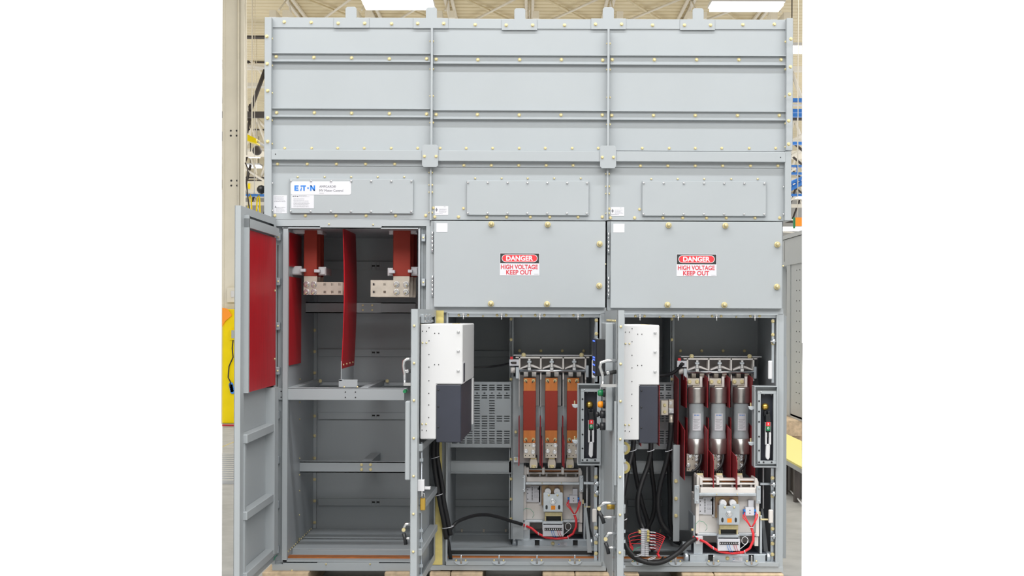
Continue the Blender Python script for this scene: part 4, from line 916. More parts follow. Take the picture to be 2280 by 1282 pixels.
def lv_door(r, uh, eps, v0, v1, zoff, wbox, small):
    Wd = 0.80
    d, T, zz = door(r, uh, eps, v0, v1, Wd, zoff, 'door', None, th=0.031, ribs=((958, 972), (1080, 1094), (1165, 1179)))
    for v in (723, 796, 869, 943, 1017, 1091, 1165, 1238):
        bolt(d, 0, 0, 0, 'p', 'y', 1.25, pos=T(Vector((Wd, 0.015, zz(v)))))
    t0 = 0.034; t1 = t0 + wbox; a0, a1 = 0.03, 0.72
    m = MB(T); m.prism([(t0, zz(720)), (t1, zz(720)), (t1, zz(839)), (t0+0.075, zz(839)), (t0+0.075, zz(948)), (t0, zz(948))], a0, a1, 'x', 'white'); m.box(a0, a0+0.06, t0, t1+0.001, zz(942), zz(839), 'white')
    bx = tag(m.build('control_box', d, 0.004), 'white enamelled box', None)
    return d, T, zz, bx, t0, t1, a1
def box_detail(d, T, zz, bx, t0, t1, a1, right):
    m = MB(T); m.box(0.10, a1+0.004, t0+0.075, t1-0.006, zz(954), zz(840), 'char'); tag(m.build('cover', d, 0.003), 'charcoal cover', None)
    for v in (850, 883, 925-1): bolt(d, 0, 0, 0, 'd', 'y', 1.0, pos=T(Vector((a1+0.0045, t0+0.084, zz(v)))))
    for (t, v) in ((.010, 734), (.028, 734), (.066, 738), (.085, 738), (.066, 800), (.085, 800), (.010, 930), (.03, 931), (.04,727), (.04, 753), (.04, 780), (.04,805), (.04,832), (.04,857), (.04,880), (.04,905)):
        bolt(d, 0, 0, 0, 'd', 'y', 0.55, pos=T(Vector((a1+0.0005, t0+t, zz(v)))))
    for (t, v) in ((.010, 757), (.028, 757), (.010, 918), (.028, 918)): bolt(d, 0, 0, 0, 'p', 'y', 0.9, pos=T(Vector((a1, t0+t, zz(v)))))
    for v in (735, 773, 812): bolt(d, 0, 0, 0, 's', 'y', 1.0, pos=T(Vector((a1, t1-0.02, zz(v)))))
    m = MB(T)
    for k in range(8): m.box(a1-0.05*k-0.02, a1-0.05*k-0.012, t1-0.05-0.0*k, t1-0.044, zz(720), zz(719), 'brass')
    m.build('edge_screw', d)
    if right:
        m = MB(T); m.box(a1-0.10, a1-0.03, t1, t1+0.003, zz(835), zz(798), 'char'); m.box(a1-0.11, a1-0.02, t1, t1+0.0015, zz(838), zz(795), 'porc'); m.build('display', d)
GAM = 0.034
dB, TB, zB, bxB, t0, t1, a1 = lv_door(B, 957.5, GAM, 690, 1246, 0, 0.195, 0)
box_detail(dB, TB, zB, bxB, t0, t1, a1, True)
dC, TC, zC, bxC, t0c, t1c, a1c = lv_door(C, 1345.2, -0.014, 691, 1246, 0, 0.166, 0)
box_detail(dC, TC, zC, bxC, t0c, t1c, a1c, False)
# B door: outside strip, handles, lower latch and padlock, terminal blocks at the top inside
m = MB(TB); m.box(0.70, 0.79, -0.026, -0.001, zB(1026), zB(871)); m.build('edge_cover', dB, 0.004)
def dhandle(d, T, zz, v, low=False, a=0.76, s=-1, tk=1.0):
    m = MB(T); q = lambda aa, tt, vv: Vector((aa, s*tt*tk, zz(vv)))
    if not low:
        m.tube([q(a, 0.0, v), q(a, 0.022, v), q(a, 0.036, v+4), q(a, 0.038, v+13), q(a, 0.032, v+30), q(a, 0.032, v+46)], 0.008, 'steel', 12)
        m.box(a-0.012, a+0.012, 0 if s > 0 else -0.036*tk, 0.036*tk if s > 0 else -0.0, zz(v+52), zz(v+46), 'steel'); m.tube([q(a-0.01, 0.0, v+22), q(a-0.01, 0.034, v+27)], 0.009, 'dark', 10)
        m.lathe((a, s*0.020*tk, zz(v+24)), [(0.006, -0.012), (0.012, 0), (0.006, 0.012)], 'x', 'steel', 12)
    else:
        m.tube([q(a, 0.0, v), q(a, 0.024, v), q(a, 0.034, v+8)], 0.008, 'steel', 10); m.lathe((a, s*0.034*tk, zz(v+11)), [(0.009, -0.008), (0.009, 0.008)], 'x', 'brass', 10)
        m.tube([q(a, 0.0, v+28), q(a, 0.026, v+28)], 0.007, 'steel', 10); m.tube([q(a, 0.034, v+18), q(a, 0.028, v+28), q(a, 0.024, v+40)], 0.009, 'black', 10)
    return m.build('handle', d)
dhandle(dB, TB, zB, 789); dhandle(dB, TB, zB, 1114, True)
m = MB(TB); m.lathe((0.70, -0.034, zB(853)), [(0.008, -0.03), (0.008, 0.05)], 'x', 'green', 14); m.build('indicator_lens', dB)
for k in range(3):
    a = 0.60-0.14*k; m = MB(TB)
    m.box(a, a+0.09, 0.030, 0.045, zB(718), zB(700), 'zinc'); m.box(a+0.02, a+0.06, 0.045, 0.055, zB(706), zB(702), 'steel'); m.box(a+0.02, a+0.06, 0.045, 0.055, zB(716), zB(712), 'steel'); m.box(a, a+0.09, .03, .04, zB(723), zB(720), 'brass'); m.build('terminal', dB, 0.001)
m = MB(TB); m.box(0.745, 0.775, 0.031, 0.06, zB(1048), zB(1026), 'porc'); m.box(0.72, 0.75, 0.031, 0.085, zB(1046), zB(1041), 'porc'); m.tube([Vector((0.735, 0.045, zB(1028))), Vector((0.735, 0.045, zB(1060)))], 0.007, 'steel', 10); m.build('latch_bracket', dB, 0.001)
def padlock():
    p = TB(Vector((0.735, 0.050, zB(1064)))); m = MB(); m.box(p.x-0.012, p.x+0.012, p.y-0.009, p.y+0.009, p.z-0.055, p.z, 'brassl')
    r = thing('padlock', (p.x, p.y, p.z-0.055), 'small brass padlock hanging on the inner latch of the middle cabinet door', 'padlock')
    m.build('body', r, 0.003); m = MB(); m.tube([(p.x-0.008, p.y, p.z), (p.x-0.008, p.y, p.z+0.018), (p.x, p.y, p.z+0.026), (p.x+0.008, p.y, p.z+0.018), (p.x+0.008, p.y, p.z)], 0.0025, 'steel', 8); m.build('shackle', r)
padlock()
# latch rod along the inside of doors
for d, T, zz in ((dB, TB, zB), (dC, TC, zC)):
    m = MB(T); m.tube([Vector((0.70, 0.040, zz(1240))), Vector((0.70, 0.040, zz(955)))], 0.003, 'zinc', 8)
    for v in (990, 1080, 1130, 1150, 1200, 1220): m.box(0.69, 0.71, 0.031, 0.048, zz(v+3), zz(v-3), 'zinc')
    m.build('latch_rod', d)
# C door outside face: relay, housing, lamps, handles
m = MB(TC); m.box(0.45, 0.68, -0.010, -0.001, zC(1100), zC(716)); m.box(0.40, 0.69, -0.045, -0.010, zC(818), zC(716)); m.build('housing', dC, 0.003)
m = MB(TC); m.box(0.50, 0.66, -0.088, -0.045, zC(823), zC(749), 'black'); m.box(0.49, 0.67, -0.092, -0.088, zC(824), zC(748), 'char'); rl = m.build('relay', dC, 0.002); rl['label'] = 'black relay with blue lights'
m = MB(TC)
for v in (752, 785, 790, 800, 815): m.box(0.52, 0.64, -0.094, -0.092, zC(v+2.2), zC(v), 'led')
m.build('relay_light', rl)
m = MB(TC); m.box(0.47, 0.70, -0.042, -0.010, zC(932), zC(842)); m.build('button_panel', dC, 0.006)
for v, mm, nm, lb in ((857, 'green', 'indicator_lens', 'dark green round lens'), (880, 'orange', 'indicator_lens', 'orange round lens')):
    m = MB(TC); c = Vector((0.64, -0.042, zC(v)))
    m.lathe(c, [(0.019, 0), (0.019, -0.010), (0.015, -0.012)], 'y', 'black', 18); m.lathe(c+Vector((0, -0.012, 0)), [(0.0155, 0), (0.0155, -0.016), (0.010, -0.024)], 'y', mm, 18); o = m.build(nm, dC); o['label'] = lb
for v in (900, 924):
    m = MB(TC); c = Vector((0.64, -0.042, zC(v))); m.lathe(c, [(0.018, 0), (0.018, -0.024), (0.008, -0.024), (0.008, -0.03), (0.013, -0.032), (0.013, -0.045)], 'y', 'black', 16); m.build('push_button', dC)
dhandle(dC, TC, zC, 790, a=0.765, tk=2.0); dhandle(dC, TC, zC, 1070, True, a=0.765, tk=2.3); dhandle(dC, TC, zC, 1130, True, a=0.765, tk=1.4)
m = MB(TC); m.box(0.745, 0.785, -0.010, 0, zC(1035), zC(870)); m.box(0.60, 0.745, -0.004, 0, zC(1240), zC(1045), 'glass'); m.build('edge_cover', dC, 0.002)
for k in range(7): bolt(dC, 0, 0, 0, 'p', '-x', 1.2, pos=TC(Vector((0.2+0.085*k, 0.0, zC(712)))))
m = MB(TC); m.lathe((0.72, -0.004, zC(1079)), [(0.016, 0), (0.016, -0.034), (0.010, -0.036)], 'y', 'brassl', 16); m.build('lock_disc', dC)

# ================================================================== cables
def cable(name, label, paths, r_px, m='cable', cat='cable', group=None, ties=()):
    b = MB(); bb = []
    for P in paths:
        # Catmull-Rom through the points
        pts = [W(*p) for p in P]; E = [pts[0]*2-pts[1]] + pts + [pts[-1]*2-pts[-2]]; out = []
        for i in range(1, len(E)-2):
            p0, p1, p2, p3 = E[i-1], E[i], E[i+1], E[i+2]
            for k in range(6):
                t = k/6; out.append(0.5*((2*p1) + (p2-p0)*t + (2*p0-5*p1+4*p2-p3)*t*t + (3*p1-p0-3*p2+p3)*t*t*t))
        out.append(pts[-1]); b.tube(out, r_px*PXM, m, 12); bb += out
    lo = min(bb, key=lambda q: q.z)
    r = thing(name, tuple(lo), label, cat, group)
    o = b.build('sheath', r)
    for (p, rr) in ties:
        c = W(*p); t = MB(); n = 12; ring = [c + Vector((rr*PXM*math.cos(2*math.pi*k/n), rr*PXM*math.sin(2*math.pi*k/n), 0.006*math.cos(2*math.pi*k/n))) for k in range(n+1)]
        t.tube(ring, 0.0022, 'label', 6); t.build('cable_tie', r)
    return r
GCB = 'black cables inside the middle cabinet'
cable('cable_bundle', 'two black cables hanging down behind the middle cabinet door beside yellow foam', [((966,975,-.05),(965,1010,-.06),(969,1050,-.06),(975,1090,-.06),(981,1125,-.05),(988,1160,-.03),(994,1198,0.0)), ((974,975,-.04),(973,1010,-.05),(979,1050,-.05),(985,1085,-.05),(988,1115,-.05),(995,1150,-.03),(1003,1190,0.0))], 5.3, group=GCB, ties=(((969,1018,-.055),9),((977,1101,-.055),9),((997,1173,-.02),13)))
cable('cable', 'black cable arching across the middle cabinet to the red wires of the contactor', [((996,1197,0.02),(1002,1180,0.03),(1015,1164,0.05),(1035,1154,0.12),(1060,1147,0.2),(1085,1146,0.27),(1110,1151,0.31),(1135,1159,0.35),(1163,1167,0.38))], 4.0, group=GCB)
cable('cable', 'short black cable dropping to the copper bar at the foot of the middle cabinet', [((996,1200,0.03),(999,1215,0.03),(1001,1230,0.04),(1004,1247,0.06))], 4.4, group=GCB)
cable('cable', 'thin black cable sagging across the dark rear of the middle cabinet', [((1030,816,0.4),(1060,817,0.4),(1090,816,0.4),(1120,812,0.36),(1140,807,0.31))], 2.4, group=GCB)
GCC = 'black cables inside the right cabinet'
cable('cable', 'black cable curving up from the white box to the right isolating switch', [((1462,836,0.36),(1480,835,0.35),(1498,830,0.33),(1510,820,0.32),(1520,809,0.3))], 4.0, group=GCC)
cable('cable', 'thick black cable, leftmost of those hanging below the charcoal cover in the right cabinet', [((1411,975,.3),(1409,1000,.3),(1402,1030,.28),(1394,1060,.25),(1388,1095,.22),(1380,1140,.2))], 6.0, group=GCC, ties=(((1409,1003,.3),8),))
cable('cable', 'thick black cable, middle one of those hanging below the charcoal cover in the right cabinet', [((1449,975,.3),(1449,1003,.3),(1443,1035,.3),(1430,1070,.28),(1421,1105,.26),(1421,1140,.25),(1429,1170,.25),(1443,1200,.2),(1455,1225,.2))], 5.8, group=GCC, ties=(((1449,1003,.3),8),))
cable('cable', 'thick black cable running down from the tinned cable lug', [((1494,940,.28),(1493,970,.28),(1489,1003,.28),(1482,1035,.28),(1472,1070,.28),(1466,1105,.28),(1466,1135,.28),(1474,1165,.28),(1490,1185,.28),(1510,1205,.3))], 6.0, group=GCC, ties=(((1489,1003,.28),8),))
cable('cable', 'rear black cable crossing behind the leftmost thick cable of the right cabinet', [((1409,1000,.42),(1413,1040,.42),(1420,1080,.42),(1432,1130,.42),(1443,1170,.42),(1440,1230,.42))], 5.2, group=GCC)
cable('cable', 'rear black cable crossing behind the middle thick cable of the right cabinet', [((1448,1010,.42),(1451,1050,.42),(1456,1090,.42),(1457,1130,.42),(1447,1165,.42),(1420,1200,.42),(1390,1215,.42))], 5.2, group=GCC)
cable('cable', 'rear black cable behind the lug cable, near the grey pillar', [((1488,1010,.42),(1490,1060,.42),(1492,1110,.42),(1492,1160,.42),(1500,1200,.42),(1515,1210,.42))], 5.2, group=GCC)
cable('cable_bundle', 'black cable bundle sweeping along the foot of the right cabinet to the contactor clamp', [((1388,1195,-.02),(1396,1218,-.04),(1412,1238,-.05),(1435,1250,-.05),(1462,1253,-.05),(1485,1246,-.05),(1510,1230,-.04),(1530,1211,-.03),(1548,1199,0.0)), ((1390,1208,-.0),(1400,1230,-.02),(1420,1245,-.03),(1445,1251,-.03),(1470,1250,-.03),(1480,1242,-.03))], 5.6, group=GCC, ties=(((1421,1236,-.06),8),((1451,1243,-.06),8)))
cable('cable_bundle', 'black cables rising along the white box door of the right cabinet', [((1387,1060,-.02),(1386,1100,-.02),(1390,1130,-.02),(1390,1160,-.02),(1387,1200,-.02)), ((1384,1090,.0),(1392,1125,0),(1394,1150,0),(1388,1190,0))], 3.6, group=GCC, ties=(((1388,1157,-.02),8),))
for v in (998, 1040):
    m = MB(); p = W(1389, v, 0.02); m.lathe(p, [(0.034, 0), (0.034, 0.01), (0.028, 0.016)], 'y', 'foam', 20)
    q = W(1389, v, 0.01); m.lathe(q, [(0.020, 0), (0.022, 0.012)], 'y', 'porc', 16)
    solo(m, 'cable_gland', 'pale yellow ring gland beside the white box door, %s one' % ('upper' if v < 1000 else 'lower'), 'gland', 'yellow ring glands')
# fuse flexible leads
for c, s_ in ((1550, 'left'), (1599, 'middle'), (1650, 'right')):
    cable('fuse_lead', 'black curved lead below the %s grey fuse' % s_, [((c+11,1010,.24),(c+11,1022,.22),(c+7,1036,.2),(c-1,1046,.18),(c-10,1050,.18))], 3.2, cat='cable', group='black leads below the fuses')
# terminal strip with red wires in C
r = thing('terminal_strip', (X(1436, 1240, .1), .1, Z(1436, 1240, .1)), 'white terminal strip with yellow-green ends and looping red wires in the right cabinet', 'terminal block')
for k in range(13):
    v = 1179 + 4.6*k
    m = MB(); m.pb(1427.5, v, 1436, v+3.9, 0.08, 0.12, 'label'); m.pb(1436.6, v+.6, 1444.5, v+4.3, 0.085, 0.12, 'porc'); o = m.build('terminal', r, 0.001)
for v in (1181, 1187, 1194, 1201):
    m = MB(); m.pb(1441, v, 1446, v+4.5, 0.075, 0.10, 'foam'); m.build('marker', r)
m = MB(); m.pb(1422, 1181, 1427, 1187, 0.075, 0.10, 'foam'); m.build('marker', r)
def wire(P, mm, rad=0.0017): 
    pts = [W(*p) for p in P]; E = [pts[0]*2-pts[1]] + pts + [pts[-1]*2-pts[-2]]; out = []
    for i in range(1, len(E)-2):
        p0, p1, p2, p3 = E[i-1], E[i], E[i+1], E[i+2]
        for k in range(5): t = k/5; out.append(0.5*((2*p1) + (p2-p0)*t + (2*p0-5*p1+4*p2-p3)*t*t + (3*p1-p0-3*p2+p3)*t*t*t))
    out.append(pts[-1]); b = MB(); b.tube(out, rad, mm, 6); return b.build('wire', r)
for k in range(9):
    v = 1185 + 4.6*k; e = 1480 - 1.8*k
    wire([(1446, v, .08), (1460, v+1, .07), (e, v+6+abs(4-k)*1.0, .05), (e-2, v+14, .05), (1472-k*.5, 1215+k, .05), (1466, 1232, .06)], 'rwire')
for k in range(4): wire([(1427, 1183+k*9, .08), (1412, 1186+k*8, .06), (1400+k*2, 1192+k*6, .05), (1402, 1205+k*4, .05), (1410, 1220+k*2, .05)], 'rwire')
wire([(1427, 1217, .08), (1418, 1220, .05), (1410, 1226, .04), (1408, 1238, .02), (1414, 1250, .01)], 'gwire')
for k in range(6):
    v = 1184+7*k; b = MB(); b.tube([W(1446, v, .078), W(1453, v+1, .072)], 0.0034, 'label', 8); b.build('wire_marker', r)
    b = MB(); b.tube([W(1452, v, .072), W(1460, v+2, .068)], 0.0026, 'label', 8); b.build('wire_marker', r)
m = MB(); m.tube([W(1464, 1232, .06), W(1468, 1240, .04)], 0.007, 'rwire', 8); m.build('wire_sleeve', r)
# ================================================================== TIMBERS UNDER THE GEAR
for k, (a, b, yf, s_) in enumerate(((588, 690, -0.05, 'under the open left door'), (858, 930, -0.04, 'under the foot of the middle door'), (958, 1003, -0.05, 'under the yellow foam strip'), (1004.5, 1075, -0.05, 'under the left end of the middle bay'), (1208, 1279, -0.05, 'under the tray of the middle contactor'), (1280.5, 1421, -0.05, 'under the foot of the right door'), (1516, 1587, -0.04, 'under the left wheel of the right contactor'), (1588.5, 1742, -0.04, 'under the right corner of the lineup'))):
    m = MB(); x0, x1 = X(a, 1280), X(b, 1280); m.box(x0, x1, yf, 0.95, 0.0, PZ(1150, 1272, 0)-abs(0)*0 - (0.0), 'wood')
    solo(m, 'timber_block', 'pale timber block ' + s_, 'timber', 'timber blocks the switchgear stands on', 0.004)
# ================================================================== HALL SHELL
e0 = lambda Y: PX(494.5, 1100, Y); e1 = lambda Y: PX(1785.5, 1100, Y)
m = MB(); m.prism([(-12,-14), (12,-14), (12,0.3), (e1(0.3),0.3), (e1(62),62), (e0(62),62), (e0(0.3),0.3), (-12,0.3)], -0.2, 0, 'z', 'conc')
struct(m, 'floor')
m = MB(); m.box(-12.2, -12, -14, 14, -0.2, 8.0, 'wallm'); struct(m, 'wall_left')
m = MB(); m.box(12, 12.2, -14, 14, -0.2, 8.0, 'wallm'); struct(m, 'wall_right')
m = MB(); m.box(-12.2, 12.2, -14.2, -14, -0.2, 8.0, 'wallm'); struct(m, 'wall_front')
m = MB(); m.box(-30, 30, 62, 62.3, -0.2, 8.0, 'wallm'); struct(m, 'wall_back', clip=True)
ZD = 8.0
m = MB(); m.box(-12.2, 12.2, -14, 19, ZD, ZD+0.1, 'deck')
y = 19.0
while y < 62:
    prof = [(y, ZD), (y+0.20, ZD), (y+0.22, ZD+0.025), (y+0.28, ZD+0.025), (y+0.30, ZD)]
    for (ya, za), (yb_, zb_) in zip(prof, prof[1:]):
        c0, c1 = PX(494.5, 300, ya), PX(1785.5, 300, ya); d0, d1 = PX(494.5, 300, yb_), PX(1785.5, 300, yb_)
        m.face([m.vv((c0, ya, za)), m.vv((c1, ya, za)), m.vv((d1, yb_, zb_)), m.vv((d0, yb_, zb_))], 'deck')
    y += 0.30
struct(m, 'ceiling')
# roof joists running away from the camera
J = [(-5.0, 'at the far left edge of the picture top'), (-3.35, 'near the left lifting plate'), (-1.68, 'just right of the left bright ceiling lamp'), (0.0, 'behind the middle lifting plate'), (1.68, 'behind the lifting plate over the right seam'), (3.35, 'left of the rightmost lifting plate'), (5.02, 'behind the right bright ceiling lamp')]
for x, s_ in J:
    m = MB(); y0, y1 = 19.2, 58
    for s in (-1, 1):
        m.box(x+s*0.13-0.065, x+s*0.13+0.065, y0, y1, ZD-0.64, ZD-0.50, 'joist'); m.box(x+s*0.07-0.03, x+s*0.07+0.03, y0, y1, ZD-0.06, ZD-0.01, 'joist')
    y = y0
    while y < 40:
        m.tube([(x, y, ZD-0.50), (x, y+0.9, ZD-0.06), (x, y+1.8, ZD-0.50)], 0.02, 'joist', 5); y += 1.8
    solo(m, 'roof_joist', 'cream roof joist under the deck, ' + s_, 'joist', 'roof joists running away under the deck', clip=True)
BR = ['left of the left bright ceiling lamp', 'above the left bright ceiling lamp', 'between the left lamp and the middle lifting plate', 'right of the middle lifting plate', 'between the two right lifting plates', 'above the right bright ceiling lamp']
for k in range(6):
    x0, x1 = J[k][0]+0.12, J[k+1][0]-0.12; m = MB()
    for y in (19.5,):
        m.box(0,0,0,0,0,0,'joist') if False else None
        m.tube([(x0, y, ZD-0.08), (x1, y+3.0, ZD-0.08)], 0.028, 'deck', 5); m.tube([(x1, y, ZD-0.10), (x0, y+3.0, ZD-0.10)], 0.028, 'joist', 5)
    solo(m, 'cross_brace', 'thin X-shaped roof brace ' + BR[k], 'brace', 'cross braces between the roof joists')
# roof trusses seen in the gaps left and right of the gear
for k, (Y, s_) in enumerate(((23.5, 'nearest'), (31, 'second nearest'), (39, 'third nearest'), (48, 'fourth nearest'), (57, 'farthest'))):
    for xa, xb in ((PX(480, 200, Y), PX(1800, 200, Y)),):
        m = MB(); zt = ZD-0.75; zb_ = ZD-2.0
        m.box(xa, xb, Y, Y+0.14, zt-0.12, zt, 'joist'); m.box(xa, xb, Y, Y+0.14, zb_, zb_+0.14, 'joist' if k % 2 else 'dirt')
        n = max(2, int((xb-xa)/0.75)); d = (xb-xa)/n
        for j in range(n):
            p, q = (xa+j*d, Y+0.07, zb_+0.1), (xa+(j+.5)*d, Y+0.07, zt-.1)
            m.tube([p, q], 0.05, 'dirt' if (j+k) % 2 else 'joist', 5); m.tube([q, (xa+(j+1)*d, Y+0.07, zb_+0.1)], 0.045, 'joist', 5)
        m.tube([(xa, Y-0.5, zt), (xb, Y+3, zb_-0.3)], 0.04, 'joist', 5)
        solo(m, 'roof_truss', '%s roof truss behind the gear, seen only in the narrow side gaps' % s_, 'truss', 'roof trusses beyond the switchgear', clip=True)
# ceiling lamps
def lamp(u0, v0, u1, v1, Y, s_):
    m = MB(); zz = Z((u0+u1)/2, (v0+v1)/2, Y); xa, xb = X(u0, v0, Y), X(u1, v0, Y); L = 0.3
    m.box(xa, xb, Y-L, Y+L*0.9, zz+0.04, zz+0.10, 'white')
    r = thing('ceiling_lamp', ((xa+xb)/2, Y, zz), s_, 'lamp', 'bright ceiling lamps')
    m.build('housing', r, clip=True)
    m = MB(); m.box(xa+0.03, xb-0.03, Y-L+0.03, Y+L*0.9-0.03, zz-0.02, zz+0.04, 'lamp'); m.build('tubes', r, clip=True)
    m = MB(); 
    for xx in (xa+0.1, xb-0.1): m.tube([(xx, Y, zz+0.1), (xx, Y, ZD-0.05)], 0.012, 'dirt', 5)
    m.build('hanger', r, clip=True)
lamp(808, 6, 966, 20, 16.6, 'bright ceiling lamp above the left seam, left one of the two along the picture top')
lamp(1580, 10, 1742, 24, 16.9, 'bright ceiling lamp at the picture top above the right top box')
lamp(1752, 95, 1840, 130, 19.5, 'bright ceiling lamp in the gap right of the switchgear')
lamp(551, 346, 578, 351, 37, 'upper far ceiling lamp in the gap between the column and the left top box')
lamp(551, 369, 582, 374, 41, 'lower far ceiling lamp in the gap between the column and the left top box')
lamp(1755, 436, 1800, 444, 50, 'far ceiling lamp low in the gap right of the switchgear, beneath the blue frames')
# building column
YC = 10.4
r = thing('building_column', (X(518, 900, YC), YC+0.15, 0), 'cream painted steel column at the left edge, with groups of four dark bolts', 'column')
m = MB(); m.pb(495, -300, 536, 944, YC, YC+0.02, 'cream'); m.pb(495.5, -300, 500, 944, YC-0.01, YC, 'cream'); m.box(X(514, 300, YC), X(518, 300, YC), YC+0.02, YC+0.3, 0, 8, 'cream'); m.pb(535, -300, 543, 944, YC-0.02, YC+0.10, 'cream'); m.build('shaft', r, 0.004)
for (u, v) in ((514,291),(527,291),(514,302),(527,302),(515,402),(528,402),(515,413),(528,413)): bolt(r, u, v, YC, 'd', sc=3.0)
m = MB(); m.tube([W(530, -200, YC-0.02), W(531, 684, YC-0.02)], 0.012, 'cream', 8); m.build('conduit', r)
m = MB(); m.tube([W(551, -60, YC), W(547, 12, YC), W(548, 60, YC), W(549, 230, YC), W(549, 345, YC)], 0.010, 'cream', 8); m.build('conduit', r)
m = MB(); m.tube([W(546, 362, YC-.03), W(552, 375, YC-.03), W(549, 410, YC-.03), W(552, 440, YC-.03), W(556, 470, YC-.03)], 0.009, 'dirt', 6); m.build('hanging_wire', r)
m = MB(); m.pb(505, 640, 522, 673, YC-0.06, YC, 'cream'); m.pb(514, 647, 521, 662, YC-0.07, YC-0.06, 'porc'); solo(m, 'wall_switch_box', 'cream box with a grey cover on the column just above the yellow guard', 'box', None, 0.004)
m = MB(); n = 14
m.prism([(X(494.6,900,YC-.1)+ 0.0, YC-0.12), (X(500,900,YC-.1), YC-0.16), (X(524,900,YC-.1), YC-0.16), (X(530,900,YC-.1), YC-0.12), (X(530,900,YC-.1), YC-0.03), (X(494.6,900,YC-.1), YC-0.03)], 0, Z(510, 688, YC-.12), 'z', 'yellow')
solo(m, 'column_guard', 'bright yellow column guard behind the open left door', 'guard', None, 0.01)
m = MB(); m.pprism([(494.7,685),(506,687),(516,702),(500,716),(494.7,727)], YC-0.19, YC-0.17, 'orange'); solo(m, 'orange_tag', 'orange cardboard tag fixed to the top of the yellow guard', 'tag')
m = MB(); m.pb(511, 733, 522, 757, YC-0.2, YC-0.165, 'yellow'); m.pb(515, 735, 521, 753, YC-0.21, YC-0.2, 'grey'); solo(m, 'socket_box', 'yellow box with grey socket on the yellow guard', 'box', None, 0.003)
m = MB(); m.tube([W(519,757,YC-.2), W(517,775,YC-.2), W(519,795,YC-.2), W(510,815,YC-.2), W(508,840,YC-.2), W(513,850,YC-.2), W(512,862,YC-.2)], 0.008, 'cable', 6); solo(m, 'power_cord', 'thin black cord hanging on the yellow guard', 'cord')
m = MB(); 
for k in range(5): p = W(514+k*.8, 856+k*4, YC-.2); m.lathe(p, [(0.028, 0), (0.03, 0.015)], 'y', 'bluep', 12)
solo(m, 'cord_coil', 'blue coiled cord low on the yellow guard', 'cord')
# clutter in the left gap
Yg = 14
m = MB(); m.pprism([(547,300),(551,299),(570,308),(570,319),(547,312)], Yg, Yg+0.3, 'yellow'); m.tube([W(570,313,Yg+.1), W(592,326,Yg+.1)], 0.018, 'porc', 6); m.tube([W(560,305,Yg+.15), Vector((W(560,305,Yg+.15).x, Yg+.15, 8))], 0.006, 'joist', 5); solo(m, 'hoist_trolley', 'yellow hoist trolley in the gap left of the switchgear', 'hoist')
m = MB(); p = W(582, 422, 0.3); m.lathe(p, [(0.001,-.025),(0.016,-.019),(0.024,-.007),(0.025,0),(0.024,.007),(0.016,.019),(0.001,.025)], 'z', 'black', 16); m.tube([p+Vector((0.03,0,0)), p+Vector((0.085,0.0,0.0))], 0.008, 'black', 6); solo(m, 'black_ball', 'black ball sticking out behind the left edge of the gear', 'ball')
for k, (u, s_) in enumerate(((556.5, 'left'), (575, 'right'))):
    m = MB(); m.tube([W(u-3, 505, 16.99), W(u-4, 470, 16.99), W(u-2, 440, 16.99), W(u+1, 434, 16.99), W(u+3, 442, 16.99), W(u+4, 480, 16.99), W(u+5, 510, 16.99)], 0.014, 'yellow', 6); solo(m, 'air_hose', '%s looped yellow hose hanging in the gap between column and gear' % s_, 'hose', 'yellow hoses in the left gap')
m = MB(); m.pb(547, 432, 600, 436, 17, 17.2, 'bluep'); q = W(566, 433, 17.1); m.tube([q, Vector((q.x, q.y, 8))], 0.006, 'joist', 5); solo(m, 'hose_rail', 'blue rail above the yellow hoses left of the gear', 'rail', clip=True)
m = MB(); m.pb(550, 403, 600, 428, 24, 24.4, 'cream'); m.pb(552, 408, 556, 420, 23.95, 24, 'yellow'); q = W(570, 410, 24.2); m.tube([q, Vector((q.x, q.y, 8))], 0.007, 'joist', 5); solo(m, 'duct_box', 'cream ceiling duct above the blue rail in the left gap', 'duct', clip=True)
m = MB(); p = W(572, 335, 20); m.lathe(p, [(0.02,-.1),(0.08,-.06),(0.10,0.02),(0.05,.1)], 'y', 'dirt', 14); m.tube([p, p+Vector((-0.1, 0, 0.5)), Vector((p.x-0.1, p.y, 8))], 0.008, 'joist', 6); solo(m, 'heater_fan', 'dark round fan housing in the gap left of the gear', 'fan')
m = MB(); m.pb(546, 184, 600, 192, 26, 26.3, 'cream'); solo(m, 'cross_beam', 'cream horizontal beam crossing the gap left of the gear', 'beam', clip=True)
m = MB(); m.pb(546, 79, 600, 83, 22.4, 22.6, 'dirt'); solo(m, 'cross_beam', 'dark horizontal beam crossing the gap left of the top box', 'beam', clip=True)
# clutter in the right gap
for (v0, v1, mm, Y, s_) in ((218, 225, 'bluep', 20, 'topmost blue crane beam in the gap right of the gear'), (231, 233.5, 'label', 20, 'thin white rail between the blue crane beams'), (242, 249.5, 'bluep', 20.5, 'second blue crane beam in the right gap'), (251.5, 259, 'bluep', 19.5, 'third blue crane beam in the right gap, directly under the second'), (315, 321, 'bluep', 24, 'dark blue beam halfway down the right gap'), (367, 370.5, 'bluep', 18, 'upper rail of the blue ladder frame in the right gap'), (383, 387.5, 'bluep', 18, 'lower rail of the blue ladder frame in the right gap'), (431, 435.5, 'bluep', 22, 'lowest blue beam in the right gap, above the far lamp'), (309, 313, 'cream', 23, 'cream beam above the dark blue beam in the right gap')):
    m = MB(); m.pb(1600, v0, 1800, v1, Y, Y+0.15, mm)
    if v0 == 367: 
        for u in (1774, 1790): m.pb(u, 369, u+3, 384, 18, 18.05, 'bluep')
    solo(m, 'crane_beam', s_, 'beam', 'coloured beams in the gap right of the gear', clip=True)
